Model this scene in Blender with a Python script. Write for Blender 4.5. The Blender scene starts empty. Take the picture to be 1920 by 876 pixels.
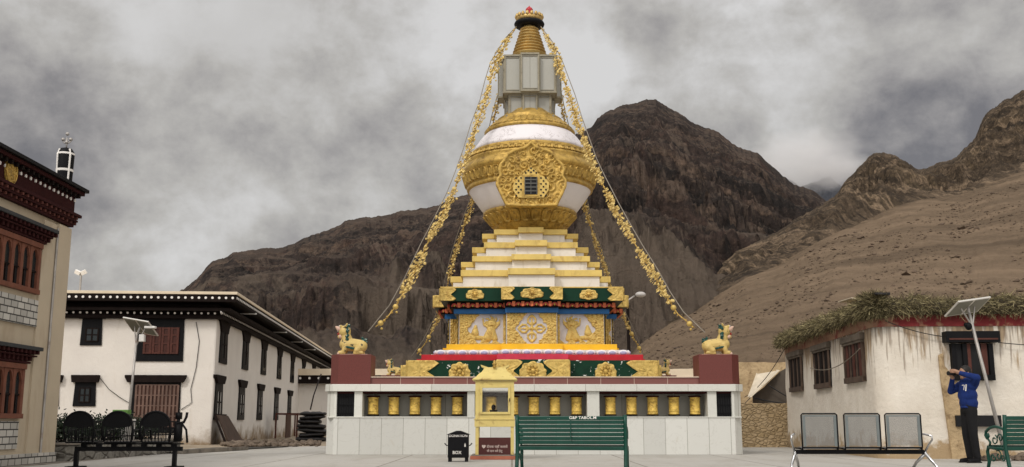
import bpy, bmesh, math, random
import numpy as np
from mathutils import Vector, Matrix
R = math.radians
scene = bpy.context.scene
COL = scene.collection
random.seed(7)

# ---------------------------------------------------------------- camera
CAMH = 0.8; TH = math.atan(352.0/1936.0); F = 1936.0
cam_d = bpy.data.cameras.new("camera"); cam = bpy.data.objects.new("camera", cam_d); COL.objects.link(cam)
cam.location = (0, 0, CAMH); cam.rotation_euler = (R(90)+TH, 0, 0)
cam_d.sensor_width = 36; cam_d.lens = F/1920*36; cam_d.clip_start = .1; cam_d.clip_end = 20000
scene.camera = cam
scene.cycles.volume_bounces = 5

# ---------------------------------------------------------------- sky
world = bpy.data.worlds.new("World"); scene.world = world; world.use_nodes = True
SUN_EL, SUN_AZ = R(42), R(212)      # behind the camera, to its left (azimuth clockwise from +Y)
def build_world():
    nt = world.node_tree; nt.nodes.clear(); N = nt.nodes.new; L = nt.links.new
    out = N('ShaderNodeOutputWorld')
    sky = N('ShaderNodeTexSky'); sky.sky_type = 'NISHITA'; sky.sun_disc = False
    sky.sun_elevation = SUN_EL; sky.sun_rotation = SUN_AZ; sky.air_density = 1; sky.dust_density = 2
    b1 = N('ShaderNodeBackground'); b1.inputs['Strength'].default_value = .09; L(sky.outputs[0], b1.inputs[0])
    tc = N('ShaderNodeTexCoord')
    def noise(scale, detail, rough, dist, loc=(0,0,0), sc=(1,1,1)):
        m = N('ShaderNodeMapping'); m.inputs['Location'].default_value = loc; m.inputs['Scale'].default_value = sc
        L(tc.outputs['Generated'], m.inputs[0])
        n = N('ShaderNodeTexNoise'); n.inputs['Scale'].default_value = scale; n.inputs['Detail'].default_value = detail
        n.inputs['Roughness'].default_value = rough; n.inputs['Distortion'].default_value = dist
        L(m.outputs[0], n.inputs['Vector']); return n.outputs['Fac']
    def math_(op, a, b=None, c=None, clamp=False):
        n = N('ShaderNodeMath'); n.operation = op; n.use_clamp = clamp
        for i, v in enumerate((a, b, c)):
            if v is None: continue
            if isinstance(v, (int, float)): n.inputs[i].default_value = v
            else: L(v, n.inputs[i])
        return n.outputs[0]
    def ramp01(v, a, b):
        n = N('ShaderNodeMapRange'); n.interpolation_type = 'SMOOTHSTEP'
        n.inputs['From Min'].default_value = a; n.inputs['From Max'].default_value = b; L(v, n.inputs['Value']); return n.outputs[0]
    big = noise(2.6, 6, .55, .15, (3.1, .4, .2), (1, 1, 1.35))
    mid = noise(6.3, 8, .56, .1, (1.7, 2.2, .9), (1, 1, 1.35))
    fine = noise(15.0, 9, .62, .12, (5.1, .2, .3), (1, 1, 1.2))
    v = math_('MULTIPLY', big, .40); v = math_('MULTIPLY_ADD', mid, .36, v); v = math_('MULTIPLY_ADD', fine, .24, v)
    v = ramp01(v, .34, .655)
    # soft bright and dark banks of cloud in given directions of the sky
    warp = noise(5.5, 5, .6, 0, (9, 4, 1))
    def blob(px, py, rad, amt):
        u = (px-960)/F; w = (438-py)/F
        d = Vector((u, math.cos(TH)-w*math.sin(TH), math.sin(TH)+w*math.cos(TH))).normalized()
        n = N('ShaderNodeVectorMath'); n.operation = 'DISTANCE'; L(tc.outputs['Generated'], n.inputs[0]); n.inputs[1].default_value = d
        dd = math_('MULTIPLY_ADD', math_('SUBTRACT', warp, .5), rad*1.6, n.outputs['Value'])
        s = ramp01(dd, rad*1.25, rad*.1)
        return math_('MULTIPLY', s, amt)
    for b in [(1400,30,.10,.42),(1090,150,.055,.24),(1190,200,.05,.10),(1240,75,.035,-.36),(1690,150,.22,-.15),(1900,420,.15,-.14),
              (1500,290,.05,.45),(700,285,.06,-.20),(60,60,.2,-.14),(480,110,.16,-.16),(560,330,.09,.10),(330,470,.08,.10),(1560,320,.035,-.3),(800,120,.1,.12)]:
        v = math_('ADD', v, blob(*b))
    cr = N('ShaderNodeValToRGB'); L(v, cr.inputs[0])
    e = cr.color_ramp.elements; e[0].position = 0; e[0].color = (.185,.178,.185,1); e[1].position = 1; e[1].color = (.70,.69,.68,1)
    x = e.new(.3); x.color = (.335,.318,.310,1); x = e.new(.62); x.color = (.490,.472,.445,1)
    # an overcast sky is brightest overhead; brightness added behind the camera lights front faces
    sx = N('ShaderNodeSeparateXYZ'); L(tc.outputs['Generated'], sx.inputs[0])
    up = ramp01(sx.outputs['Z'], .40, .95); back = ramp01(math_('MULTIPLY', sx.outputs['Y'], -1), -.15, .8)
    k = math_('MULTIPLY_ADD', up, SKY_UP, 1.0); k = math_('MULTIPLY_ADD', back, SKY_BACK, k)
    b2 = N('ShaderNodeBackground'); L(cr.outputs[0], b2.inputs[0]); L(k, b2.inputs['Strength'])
    mx = N('ShaderNodeMixShader'); mx.inputs[0].default_value = .93
    L(b1.outputs[0], mx.inputs[1]); L(b2.outputs[0], mx.inputs[2]); L(mx.outputs[0], out.inputs['Surface'])
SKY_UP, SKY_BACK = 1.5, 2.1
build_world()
sd = bpy.data.lights.new("sun", 'SUN'); sun = bpy.data.objects.new("sun", sd); COL.objects.link(sun)
sd.energy = 1.5; sd.angle = R(11); sd.color = (1, .95, .88)
_s = Vector((math.sin(SUN_AZ)*math.cos(SUN_EL), math.cos(SUN_AZ)*math.cos(SUN_EL), math.sin(SUN_EL)))
sun.rotation_euler = _s.to_track_quat('Z', 'Y').to_euler(); sun.location = (-20, -30, 40)
vs = scene.view_settings; vs.view_transform = 'Standard'; vs.look = 'None'; vs.exposure = 0; vs.gamma = 1; vs.use_curve_mapping = False

# ---------------------------------------------------------------- placing: a viewing direction of the survey photograph meets a plane
def den(py): return math.cos(TH)-(438-py)/F*math.sin(TH)
def slope(py):
    v = (438-py)/F
    return (math.sin(TH)+v*math.cos(TH))/(math.cos(TH)-v*math.sin(TH))
def P(px, py, Y): return Vector(((px-960)/F/den(py)*Y, Y, CAMH+slope(py)*Y))
def Zp(py, Y): return CAMH+slope(py)*Y
def Xp(px, py, Y): return (px-960)/F/den(py)*Y
def onX(px, py, X):             # on the plane X = const
    Y = X*F*den(py)/(px-960); return Vector((X, Y, CAMH+slope(py)*Y))
class Frame:                    # a building's own axes: origin corner, x along the front, y along the side
    def __init__(s, o, ang): s.o = Vector((o[0], o[1], 0)); s.a = ang; s.M = Matrix.Translation(s.o) @ Matrix.Rotation(ang, 4, 'Z'); s.I = s.M.inverted()
    def hit(s, px, py, axis, off=0.0):      # axis 'y': plane local y=off (front); 'x': plane local x=off (side)
        v = (438-py)/F
        d = Vector(((px-960)/F, math.cos(TH)-v*math.sin(TH), math.sin(TH)+v*math.cos(TH)))
        o2 = s.I @ Vector((0, 0, CAMH)); d2 = (s.I.to_3x3() @ d)
        i = 1 if axis == 'y' else 0
        t = (off-o2[i])/d2[i]; return o2+d2*t

# ---------------------------------------------------------------- materials
MATS = {}
def nodes(name):
    m = bpy.data.materials.new(name); m.use_nodes = True; MATS[name] = m
    return m, m.node_tree, m.node_tree.nodes['Principled BSDF']
def setc(s, c): s.default_value = (c[0], c[1], c[2], 1)
def mk_noise(nt, vec, scale, detail=5, rough=.6, dist=0.0, sc=None):
    n = nt.nodes.new('ShaderNodeTexNoise'); n.inputs['Scale'].default_value = scale; n.inputs['Detail'].default_value = detail
    n.inputs['Roughness'].default_value = rough; n.inputs['Distortion'].default_value = dist
    if sc:
        mp = nt.nodes.new('ShaderNodeMapping'); mp.inputs['Scale'].default_value = sc; nt.links.new(vec, mp.inputs[0]); vec = mp.outputs[0]
    nt.links.new(vec, n.inputs['Vector']); return n.outputs['Fac']
def mk_range(nt, v, a, b, c=0., d=1.):
    n = nt.nodes.new('ShaderNodeMapRange'); n.inputs['From Min'].default_value = a; n.inputs['From Max'].default_value = b
    n.inputs['To Min'].default_value = c; n.inputs['To Max'].default_value = d; nt.links.new(v, n.inputs['Value']); return n.outputs[0]
def mk_mix(nt, fac, a, b, mode='MIX'):
    n = nt.nodes.new('ShaderNodeMix'); n.data_type = 'RGBA'; n.blend_type = mode
    if isinstance(fac, float): n.inputs[0].default_value = fac
    else: nt.links.new(fac, n.inputs[0])
    for i, c in ((6, a), (7, b)):
        if isinstance(c, (tuple, list)): setc(n.inputs[i], c)
        else: nt.links.new(c, n.inputs[i])
    return n.outputs[2]
def mk_math(nt, op, a, b):
    n = nt.nodes.new('ShaderNodeMath'); n.operation = op
    for i, v in enumerate((a, b)):
        if isinstance(v, (int, float)): n.inputs[i].default_value = v
        else: nt.links.new(v, n.inputs[i])
    return n.outputs[0]
def mk_bump(nt, bs, h, strength, dist=.02):
    b = nt.nodes.new('ShaderNodeBump'); b.inputs['Strength'].default_value = strength; b.inputs['Distance'].default_value = dist
    nt.links.new(h, b.inputs['Height']); nt.links.new(b.outputs[0], bs.inputs['Normal'])
def objco(nt): return nt.nodes.new('ShaderNodeTexCoord').outputs['Object']
def pm(name, col, rough=.7, metal=0., var=.15, scale=3., bump=.15, bscale=30., dirt=None, dscale=2., dlo=.55, dhi=.75, dsc=None, bdist=.01, spec=.3):
    m, nt, bs = nodes(name); co = objco(nt)
    a = tuple(max(0, c*(1-var)) for c in col); b = tuple(min(1, c*(1+var)) for c in col)
    c = mk_mix(nt, mk_range(nt, mk_noise(nt, co, scale), .3, .7), a, b)
    if dirt is not None:
        c = mk_mix(nt, mk_range(nt, mk_noise(nt, co, dscale, 7, .65, .3, dsc), dlo, dhi), c, dirt)
    nt.links.new(c, bs.inputs['Base Color'])
    bs.inputs['Roughness'].default_value = rough; bs.inputs['Metallic'].default_value = metal
    bs.inputs['Specular IOR Level'].default_value = spec
    if bump: mk_bump(nt, bs, mk_noise(nt, co, bscale, 6), bump, bdist)
    return m
gold = pm('gold_paint', (.46,.30,.075), .40, .35, .3, 6, .35, 60, (.17,.095,.025), 7, .50, .72, bdist=.02)
gold_lite = pm('pale_gold_paint', (.58,.41,.12), .45, .25, .25, 8, .35, 60, (.24,.13,.03), 8, .52, .70, bdist=.02)
gold_ring = pm('dull_gold', (.48,.33,.12), .38, .45, .2, 5, .2, 40, (.22,.12,.04), 7, .55, .8)
ystep = pm('yellow_step_paint', (.62,.46,.14), .55, .05, .12, 3, .25, 40, (.36,.23,.07), 5, .54, .75, (1,1,.4))
ylw = pm('yellow_ochre_paint', (.80,.44,.015), .5, 0, .08, 3, .1, 40)
white = pm('white_wash', (.66,.63,.59), .8, 0, .07, 2, .3, 30, (.38,.33,.25), 4.5, .54, .78, (1,1,.3))
white_lime = pm('white_dome_paint', (.70,.67,.69), .6, 0, .04, 2, .1, 20, (.55,.52,.52), 5, .62, .8)
wall_white = None
green = pm('dark_green_paint', (.003,.028,.014), .5, 0, .2, 5, .15, 40, spec=.15)
green_chip = pm('peeling_green_paint', (.003,.028,.014), .5, 0, .2, 5, .3, 40, (.70,.70,.66), 4.5, .60, .61, spec=.15)
blue = pm('blue_paint', (.008,.095,.27), .5, 0, .15, 4, .15, 40)
red = pm('red_paint', (.48,.012,.022), .5, 0, .12, 4, .15, 40)
pinkred = pm('pale_red_paint', (.56,.035,.07), .5, 0, .12, 4, .15, 40)
orange = pm('orange_paint', (.50,.13,.05), .6, 0, .3, 12, .2, 40)
lilac = pm('lilac_paint', (.33,.34,.50), .6, 0, .2, 8, .2, 40)
granite = pm('red_granite', (.13,.034,.028), .45, 0, .25, 60, .05, 60)
black = pm('black_paint', (.005,.005,.006), .5, 0, .2, 6, .1, 60, spec=.12)
dark = pm('dark_timber', (.010,.006,.005), .7, 0, .4, 6, .3, 30, spec=.1)
void = pm('dark_interior', (.006,.006,.007), .7, 0, .2, 6, 0)
maroon = pm('maroon_paint', (.032,.008,.008), .8, 0, .15, 3, .3, 60, spec=.1)
brownwood = pm('red_brown_wood', (.070,.020,.013), .65, 0, .25, 6, .2, 30)
orangewood = pm('orange_brown_wood', (.15,.052,.030), .6, 0, .2, 6, .2, 30)
glass = pm('window_glass', (.012,.018,.020), .12, 0, .2, 1, .0, 30)
beige = pm('beige_render', (.45,.375,.275), .85, 0, .06, 1.2, .2, 60, (.33,.25,.17), 1.5, .55, .8, (1,1,.25))
cream = pm('cream_parapet', (.66,.56,.42), .8, 0, .08, 2, .2, 40)
whitedot = pm('white_dot_paint', (.75,.72,.68), .6, 0, .04, 3, 0)
wheelgold = pm('embossed_wheel_gold', (.66,.45,.10), .42, .15, .3, 9, .8, 26, (.28,.16,.04), 13, .52, .66, bdist=.03)
steel = pm('chrome_steel', (.55,.55,.55), .22, 1., .05, 3, 0)
galv = pm('galvanised_steel', (.36,.34,.32), .5, .5, .2, 4, .1, 30, (.20,.13,.09), 3, .58, .75)
gpaint = pm('green_bench_paint', (.002,.045,.030), .35, 0, .2, 4, .1, 40)
ypaint = pm('yellow_metal_paint', (.60,.48,.17), .5, .1, .08, 4, .1, 40, (.26,.15,.05), 4.5, .55, .72)
mudstone = None
skin = pm('skin', (.30,.17,.11), .5, 0, .08, 6, .05, 60)
hoodie = pm('blue_cotton', (.010,.025,.12), .95, 0, .25, 9, .9, 13, spec=.2)
trouser = pm('black_cloth', (.010,.010,.011), .9, 0, .2, 9, .3, 40, spec=.2)
hair = pm('black_hair', (.008,.006,.005), .5, 0, .2, 30, .4, 90)
rubber = pm('black_rubber', (.012,.012,.012), .6, 0, .2, 9, .2, 30)
canvas = pm('pale_canvas', (.58,.51,.40), .9, 0, .12, 2, .3, 20)
canvas_in = pm('shaded_tent_inside', (.095,.078,.062), .9, 0, .2, 2, .2, 20)
straw1 = pm('dry_brushwood', (.33,.28,.15), .9, 0, .3, 3, 0)
straw2 = pm('olive_brushwood', (.135,.115,.055), .9, 0, .3, 3, 0)
straw3 = pm('dark_brushwood', (.050,.038,.022), .9, 0, .3, 3, 0)
leafm = pm('hedge_leaf', (.014,.026,.011), .6, 0, .4, 3, 0)
petalw = pm('pale_flower', (.60,.60,.50), .7, 0, .1, 3, 0)
redbrick = pm('red_clay', (.30,.10,.06), .8, 0, .2, 5, .2, 30)
panelm = pm('solar_cell_back', (.17,.165,.13), .5, 0, .06, 3, 0)
alu = pm('aluminium', (.62,.60,.56), .35, .6, .05, 3, 0)
lampw = pm('white_plastic', (.72,.70,.67), .4, 0, .04, 3, 0)
wire_m = pm('cable_black', (.02,.02,.02), .6, 0, .1, 3, 0)
wire_g = pm('steel_cable', (.20,.175,.14), .5, .3, .1, 3, 0)
greensign = pm('green_sheet', (.12,.26,.06), .5, 0, .15, 5, 0)
sack = pm('dark_tarpaulin', (.018,.016,.016), .55, 0, .4, 7, .5, 14, bdist=.05)
lionyel = pm('yellow_statue_paint', (.55,.40,.14), .45, 0, .1, 6, .2, 40, (.03,.03,.02), 7.5, .60, .62)
teal = pm('teal_statue_paint', (.006,.055,.045), .45, 0, .3, 20, .3, 40, (.5,.55,.5), 14, .58, .60)
pink = pm('flesh_statue_paint', (.62,.42,.33), .5, 0, .1, 8, .1, 40)
concrete_dark = pm('weathered_concrete', (.20,.175,.145), .9, 0, .2, 2, .4, 20, (.05,.045,.04), 2.2, .5, .7)

def slabmat(name, col, mortar, bw, bh, axes='xz', off=0., msize=.006, vein=None, rough=.4, var=.1, bump=.3):
    m, nt, bs = nodes(name); co = objco(nt)
    sp = nt.nodes.new('ShaderNodeSeparateXYZ'); nt.links.new(co, sp.inputs[0])
    cb = nt.nodes.new('ShaderNodeCombineXYZ')
    nt.links.new(sp.outputs[axes[0].upper()], cb.inputs[0]); nt.links.new(sp.outputs[axes[1].upper()], cb.inputs[1])
    br = nt.nodes.new('ShaderNodeTexBrick'); nt.links.new(cb.outputs[0], br.inputs['Vector'])
    br.offset = off; br.inputs['Scale'].default_value = 1; br.inputs['Brick Width'].default_value = bw; br.inputs['Row Height'].default_value = bh
    br.inputs['Mortar Size'].default_value = msize; br.inputs['Mortar Smooth'].default_value = .1; br.inputs['Bias'].default_value = 0
    setc(br.inputs['Color1'], tuple(c*(1-var) for c in col)); setc(br.inputs['Color2'], tuple(min(1,c*(1+var)) for c in col)); setc(br.inputs['Mortar'], mortar)
    c = br.outputs['Color']
    if vein:
        c = mk_mix(nt, mk_range(nt, mk_noise(nt, co, 2.2, 8, .7, 1.6), .60, .75, 0, .55), c, vein)
        n2 = mk_noise(nt, co, 1.3, 4, .6, 2.5)
        v2 = mk_math(nt, 'ABSOLUTE', mk_math(nt, 'SUBTRACT', n2, .5), 0)
        c = mk_mix(nt, mk_range(nt, v2, .02, .0, 0, .18), c, (.26,.24,.20))
    nt.links.new(c, bs.inputs['Base Color']); bs.inputs['Roughness'].default_value = rough
    inv = mk_math(nt, 'SUBTRACT', 1.0, br.outputs['Fac'])
    mk_bump(nt, bs, mk_math(nt, 'ADD', inv, mk_math(nt, 'MULTIPLY', mk_noise(nt, co, 30, 5), .15)), bump, .01)
    return m
marble = slabmat('pale_marble', (.57,.57,.535), (.25,.24,.21), .53, 6, 'xz', vein=(.42,.37,.28))
marble2 = slabmat('marble_beam', (.60,.60,.55), (.28,.26,.22), 1.25, 6, 'xz', vein=(.42,.37,.28))
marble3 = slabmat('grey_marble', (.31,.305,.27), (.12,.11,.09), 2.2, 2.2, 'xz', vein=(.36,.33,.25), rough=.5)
brick_pale = slabmat('pale_brickwork', (.42,.40,.36), (.035,.032,.03), .26, .13, 'yz', .5, .012, rough=.8, var=.2, bump=.6)
grn_cap = slabmat('red_granite_coping', (.17,.055,.045), (.45,.35,.28), .82, 5, 'xz', .0, .006)

def wall_material():
    m, nt, bs = nodes('whitewashed_wall'); co = objco(nt)
    c = mk_mix(nt, mk_range(nt, mk_noise(nt, co, .9, 5), .3, .7), (.66,.62,.57), (.73,.69,.635))
    st = mk_noise(nt, co, 3.5, 6, .6, 0, (1,1,.22))
    sp = nt.nodes.new('ShaderNodeSeparateXYZ'); nt.links.new(co, sp.inputs[0])
    low = mk_range(nt, sp.outputs['Z'], 1.15, .0, 0, .55)
    dirt = mk_range(nt, mk_math(nt, 'ADD', mk_noise(nt, co, 1.1, 6, .65), low), .78, 1.05)
    c = mk_mix(nt, mk_range(nt, st, .58, .78, 0, .35), c, (.44,.37,.28))
    c = mk_mix(nt, dirt, c, (.25,.18,.11))
    nt.links.new(c, bs.inputs['Base Color']); bs.inputs['Roughness'].default_value = .9
    mk_bump(nt, bs, mk_noise(nt, co, 6, 8, .65), .5, .03); return m
wall_white = wall_material()
def mud_material():
    m, nt, bs = nodes('stained_lime_on_mud'); co = objco(nt)
    c = mk_mix(nt, mk_range(nt, mk_noise(nt, co, 1.6, 6), .3, .7), (.60,.54,.455), (.71,.66,.58))
    sp = nt.nodes.new('ShaderNodeSeparateXYZ'); nt.links.new(co, sp.inputs[0])
    # runs of mud washed down from the roof, thinning towards the ground
    top = mk_range(nt, sp.outputs['Z'], 1.2, 3.0, -.16, .17)
    run = mk_math(nt, 'ADD', mk_noise(nt, co, 4.5, 5, .6, .1, (1,1,.13)), top)
    c = mk_mix(nt, mk_range(nt, run, .57, .66, 0, .85), c, (.30,.205,.11))
    run2 = mk_math(nt, 'ADD', mk_noise(nt, co, 14, 4, .5, .1, (1,1,.06)), top)
    c = mk_mix(nt, mk_range(nt, run2, .58, .66, 0, .6), c, (.17,.12,.08))
    low = mk_range(nt, sp.outputs['Z'], .85, .0, 0, .50)
    dirt = mk_range(nt, mk_math(nt, 'ADD', mk_noise(nt, co, 2.4, 7, .7), low), .72, .88)
    c = mk_mix(nt, dirt, c, (.36,.26,.15))
    nt.links.new(c, bs.inputs['Base Color']); bs.inputs['Roughness'].default_value = .95
    mk_bump(nt, bs, mk_noise(nt, co, 5, 9, .7), .7, .05); return m
mudwall = mud_material()
redband = pm('red_earth_paint', (.20,.030,.032), .9, 0, .25, 3, .4, 12, (.34,.20,.12), 2.6, .52, .64, bdist=.03)
def _fade():
    nt = redband.node_tree; bs = nt.nodes['Principled BSDF']; src = bs.inputs['Base Color'].links[0].from_socket
    co = objco(nt); sp = nt.nodes.new('ShaderNodeSeparateXYZ'); nt.links.new(co, sp.inputs[0])
    f = mk_math(nt, 'ADD', mk_noise(nt, co, 2.2, 6, .65), mk_range(nt, sp.outputs['X'], .25, .6, .16, -.06))
    nt.links.new(mk_mix(nt, mk_range(nt, f, .50, .66, 0, .85), src, (.36,.235,.155)), bs.inputs['Base Color'])
_fade()
mudplaster = pm('bare_mud', (.42,.31,.18), .95, 0, .2, 2, .8, 9, (.22,.15,.08), 4, .5, .7, bdist=.06)
def stone_material(name, c1, c2, cm, scale, bd=.06, crack=1.):
    m, nt, bs = nodes(name); co = objco(nt)
    mp = nt.nodes.new('ShaderNodeMapping'); mp.inputs['Scale'].default_value = (1,1,1.7); nt.links.new(co, mp.inputs[0])
    w = nt.nodes.new('ShaderNodeTexNoise'); w.inputs['Scale'].default_value = 3; nt.links.new(mp.outputs[0], w.inputs['Vector'])
    ad = nt.nodes.new('ShaderNodeMix'); ad.data_type = 'VECTOR'; ad.inputs[0].default_value = .12
    nt.links.new(mp.outputs[0], ad.inputs[4]); nt.links.new(w.outputs['Color'], ad.inputs[5])
    vo = nt.nodes.new('ShaderNodeTexVoronoi'); vo.feature = 'DISTANCE_TO_EDGE'; vo.inputs['Scale'].default_value = scale
    v2 = nt.nodes.new('ShaderNodeTexVoronoi'); v2.inputs['Scale'].default_value = scale
    nt.links.new(ad.outputs[1], vo.inputs['Vector']); nt.links.new(ad.outputs[1], v2.inputs['Vector'])
    sp = nt.nodes.new('ShaderNodeSeparateColor'); nt.links.new(v2.outputs['Color'], sp.inputs[0])
    c = mk_mix(nt, sp.outputs[0], c1, c2)
    c = mk_mix(nt, mk_range(nt, mk_noise(nt, co, 9, 6), .4, .7, 0, .5), c, cm)
    c = mk_mix(nt, mk_range(nt, vo.outputs['Distance'], .0, .06, crack, 0), c, cm)
    nt.links.new(c, bs.inputs['Base Color']); bs.inputs['Roughness'].default_value = .95
    h = mk_math(nt, 'ADD', mk_range(nt, vo.outputs['Distance'], 0, .15), mk_math(nt, 'MULTIPLY', mk_noise(nt, co, 14, 6), .5))
    mk_bump(nt, bs, h, .9, bd); return m
stonewall = stone_material('mud_and_stone', (.33,.24,.13), (.44,.33,.20), (.27,.19,.10), 6.5, .035, .45)
rubblewall = stone_material('grey_rubble_masonry', (.14,.13,.11), (.34,.32,.28), (.07,.06,.05), 3.0)

# ---------------------------------------------------------------- mesh building
ROOT = {}
class M:
    def __init__(s): s.v = []; s.f = []; s.m = []; s.mi = 0
    def add(s, vs, fs, mi=None):
        n = len(s.v); s.v += [tuple(p) for p in vs]; mi = s.mi if mi is None else mi
        s.f += [tuple(i+n for i in f) for f in fs]; s.m += [mi]*len(fs); return s
    def box(s, x0, x1, y0, y1, z0, z1, mi=None, T=None):
        vs = [Vector((x, y, z)) for z in (z0, z1) for y in (y0, y1) for x in (x0, x1)]
        if T is not None: vs = [T @ p for p in vs]
        return s.add(vs, [(0,2,3,1),(4,5,7,6),(0,1,5,4),(2,6,7,3),(0,4,6,2),(1,3,7,5)], mi)
    def bar(s, a, b, w, h, mi=None, up=(0,0,1)):       # beam of section w x h from a to b
        a = Vector(a); b = Vector(b); d = (b-a).normalized(); upv = Vector(up)
        sx = d.cross(upv)
        if sx.length < 1e-4: sx = d.cross(Vector((1,0,0)))
        sx.normalize(); sz = sx.cross(d)
        vs = [p+sx*w/2*i+sz*h/2*j for p in (a, b) for i, j in ((-1,-1),(1,-1),(1,1),(-1,1))]
        return s.add(vs, [(3,2,1,0),(4,5,6,7),(0,1,5,4),(1,2,6,5),(2,3,7,6),(3,0,4,7)], mi)
    def cyl(s, a, b, r0, r1=None, n=12, mi=None, caps=True):
        r1 = r0 if r1 is None else r1; a = Vector(a); b = Vector(b); d = (b-a).normalized()
        u = d.orthogonal().normalized(); w = d.cross(u)
        vs = [p+(u*math.cos(2*math.pi*i/n)+w*math.sin(2*math.pi*i/n))*r for p, r in ((a, r0), (b, r1)) for i in range(n)]
        fs = [(i, (i+1)%n, n+(i+1)%n, n+i) for i in range(n)]
        if caps: fs += [tuple(range(n-1, -1, -1)), tuple(range(n, 2*n))]
        return s.add(vs, fs, mi)
    def tube(s, pts, r, n=8, mi=None):
        pts = [Vector(p) for p in pts]; k = len(pts); vs = []; prev = None
        for i, p in enumerate(pts):
            d = (pts[min(i+1, k-1)]-pts[max(i-1, 0)]).normalized()
            u = d.orthogonal().normalized() if prev is None else (prev-d*prev.dot(d)).normalized()
            prev = u; w = d.cross(u); rr = r[i] if isinstance(r, (list, tuple)) else r
            vs += [p+(u*math.cos(2*math.pi*j/n)+w*math.sin(2*math.pi*j/n))*rr for j in range(n)]
        fs = [(i*n+j, i*n+(j+1)%n, (i+1)*n+(j+1)%n, (i+1)*n+j) for i in range(k-1) for j in range(n)]
        fs += [tuple(range(n-1, -1, -1)), tuple(range((k-1)*n, k*n))]
        return s.add(vs, fs, mi)
    def lathe(s, prof, c=(0,0,0), n=48, mi=None, mod=None):  # prof [(r,z)]
        vs = []; c = Vector(c)
        for r, z in prof:
            for j in range(n):
                a = 2*math.pi*j/n; rr = r*(mod(a, z) if mod else 1)
                vs.append(c+Vector((rr*math.cos(a), rr*math.sin(a), z)))
        k = len(prof)
        fs = [(i*n+j, i*n+(j+1)%n, (i+1)*n+(j+1)%n, (i+1)*n+j) for i in range(k-1) for j in range(n)]
        fs += [tuple(range(n-1, -1, -1)), tuple(range((k-1)*n, k*n))]
        return s.add(vs, fs, mi)
    def ball(s, c, r, n=10, mi=None, sc=(1,1,1), T=None):
        c = Vector(c); vs = []; k = max(4, n//2+1)
        for i in range(1, k):
            th = math.pi*i/k
            for j in range(n):
                a = 2*math.pi*j/n
                p = Vector((r*sc[0]*math.sin(th)*math.cos(a), r*sc[1]*math.sin(th)*math.sin(a), r*sc[2]*math.cos(th)))
                vs.append(c+(T @ p if T is not None else p))
        tp = Vector((0,0,r*sc[2]))
        vs += [c+(T @ tp if T is not None else tp), c-(T @ tp if T is not None else tp)]
        m = len(vs)
        fs = [(i*n+j, (i+1)*n+j, (i+1)*n+(j+1)%n, i*n+(j+1)%n) for i in range(k-2) for j in range(n)]
        fs += [(m-2, j, (j+1)%n) for j in range(n)] + [(m-1, (k-2)*n+(j+1)%n, (k-2)*n+j) for j in range(n)]
        return s.add(vs, fs, mi)
    def prism(s, poly, f0, f1, mi=None):      # poly 2d; f0/f1 map (a,b)->3D for two faces
        n = len(poly); vs = [f0(*p) for p in poly]+[f1(*p) for p in poly]
        fs = [tuple(range(n-1, -1, -1)), tuple(range(n, 2*n))]+[(i, (i+1)%n, n+(i+1)%n, n+i) for i in range(n)]
        return s.add(vs, fs, mi)
    def grid(s, G, mi=None, mfun=None):       # G[i][j] points
        a, b = len(G), len(G[0]); n = len(s.v); s.v += [tuple(p) for row in G for p in row]
        for i in range(a-1):
            for j in range(b-1):
                s.f.append((n+i*b+j, n+i*b+j+1, n+(i+1)*b+j+1, n+(i+1)*b+j)); s.m.append(mfun(i, j) if mfun else (s.mi if mi is None else mi))
        return s
    def build(s, name, mats, parent=None, smooth=False, bevel=0., local=False, **kw):
        me = bpy.data.meshes.new(name)
        vs = s.v
        top = parent
        while top is not None and top.parent is not None: top = top.parent
        if top is not None and not local:
            I = ROOT[top.name].inverted(); vs = [tuple(I @ Vector(p)) for p in vs]
        me.from_pydata(vs, [], s.f)
        if not isinstance(mats, (list, tuple)): mats = [mats]
        for m in mats: me.materials.append(m)
        if len(mats) > 1: me.polygons.foreach_set('material_index', s.m)
        me.validate()
        bm = bmesh.new(); bm.from_mesh(me); bmesh.ops.recalc_face_normals(bm, faces=bm.faces); bm.to_mesh(me); bm.free()
        if smooth: me.polygons.foreach_set('use_smooth', [True]*len(me.polygons))
        o = bpy.data.objects.new(name, me); COL.objects.link(o)
        if parent is not None: o.parent = parent
        else: ROOT[o.name] = Matrix.Identity(4)
        if bevel:
            b = o.modifiers.new('bevel', 'BEVEL'); b.width = bevel; b.segments = 2; b.limit_method = 'ANGLE'; b.angle_limit = R(50)
        return tag(o, **kw)
def tag(o, label=None, cat=None, group=None, kind=None):
    if label: o['label'] = label
    if cat: o['category'] = cat
    if group: o['group'] = group
    if kind: o['kind'] = kind
    return o
def empty(name, loc, rz=0., **kw):
    o = bpy.data.objects.new(name, None); COL.objects.link(o); o.empty_display_size = .2
    o.location = loc; o.rotation_euler = (0, 0, rz); ROOT[o.name] = Matrix.Translation(Vector(loc)) @ Matrix.Rotation(rz, 4, 'Z')
    return tag(o, **kw)
def copy_tree(o, loc=None, rz=None, label=None, parent=None, flip=False):
    c = o.copy(); COL.objects.link(c)
    if parent is not None: c.parent = parent
    if loc is not None: c.location = loc
    if rz is not None: c.rotation_euler = (0, 0, rz)
    if label: c['label'] = label
    for ch in list(o.children):
        d = copy_tree(ch, parent=c)
    return c
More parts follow.
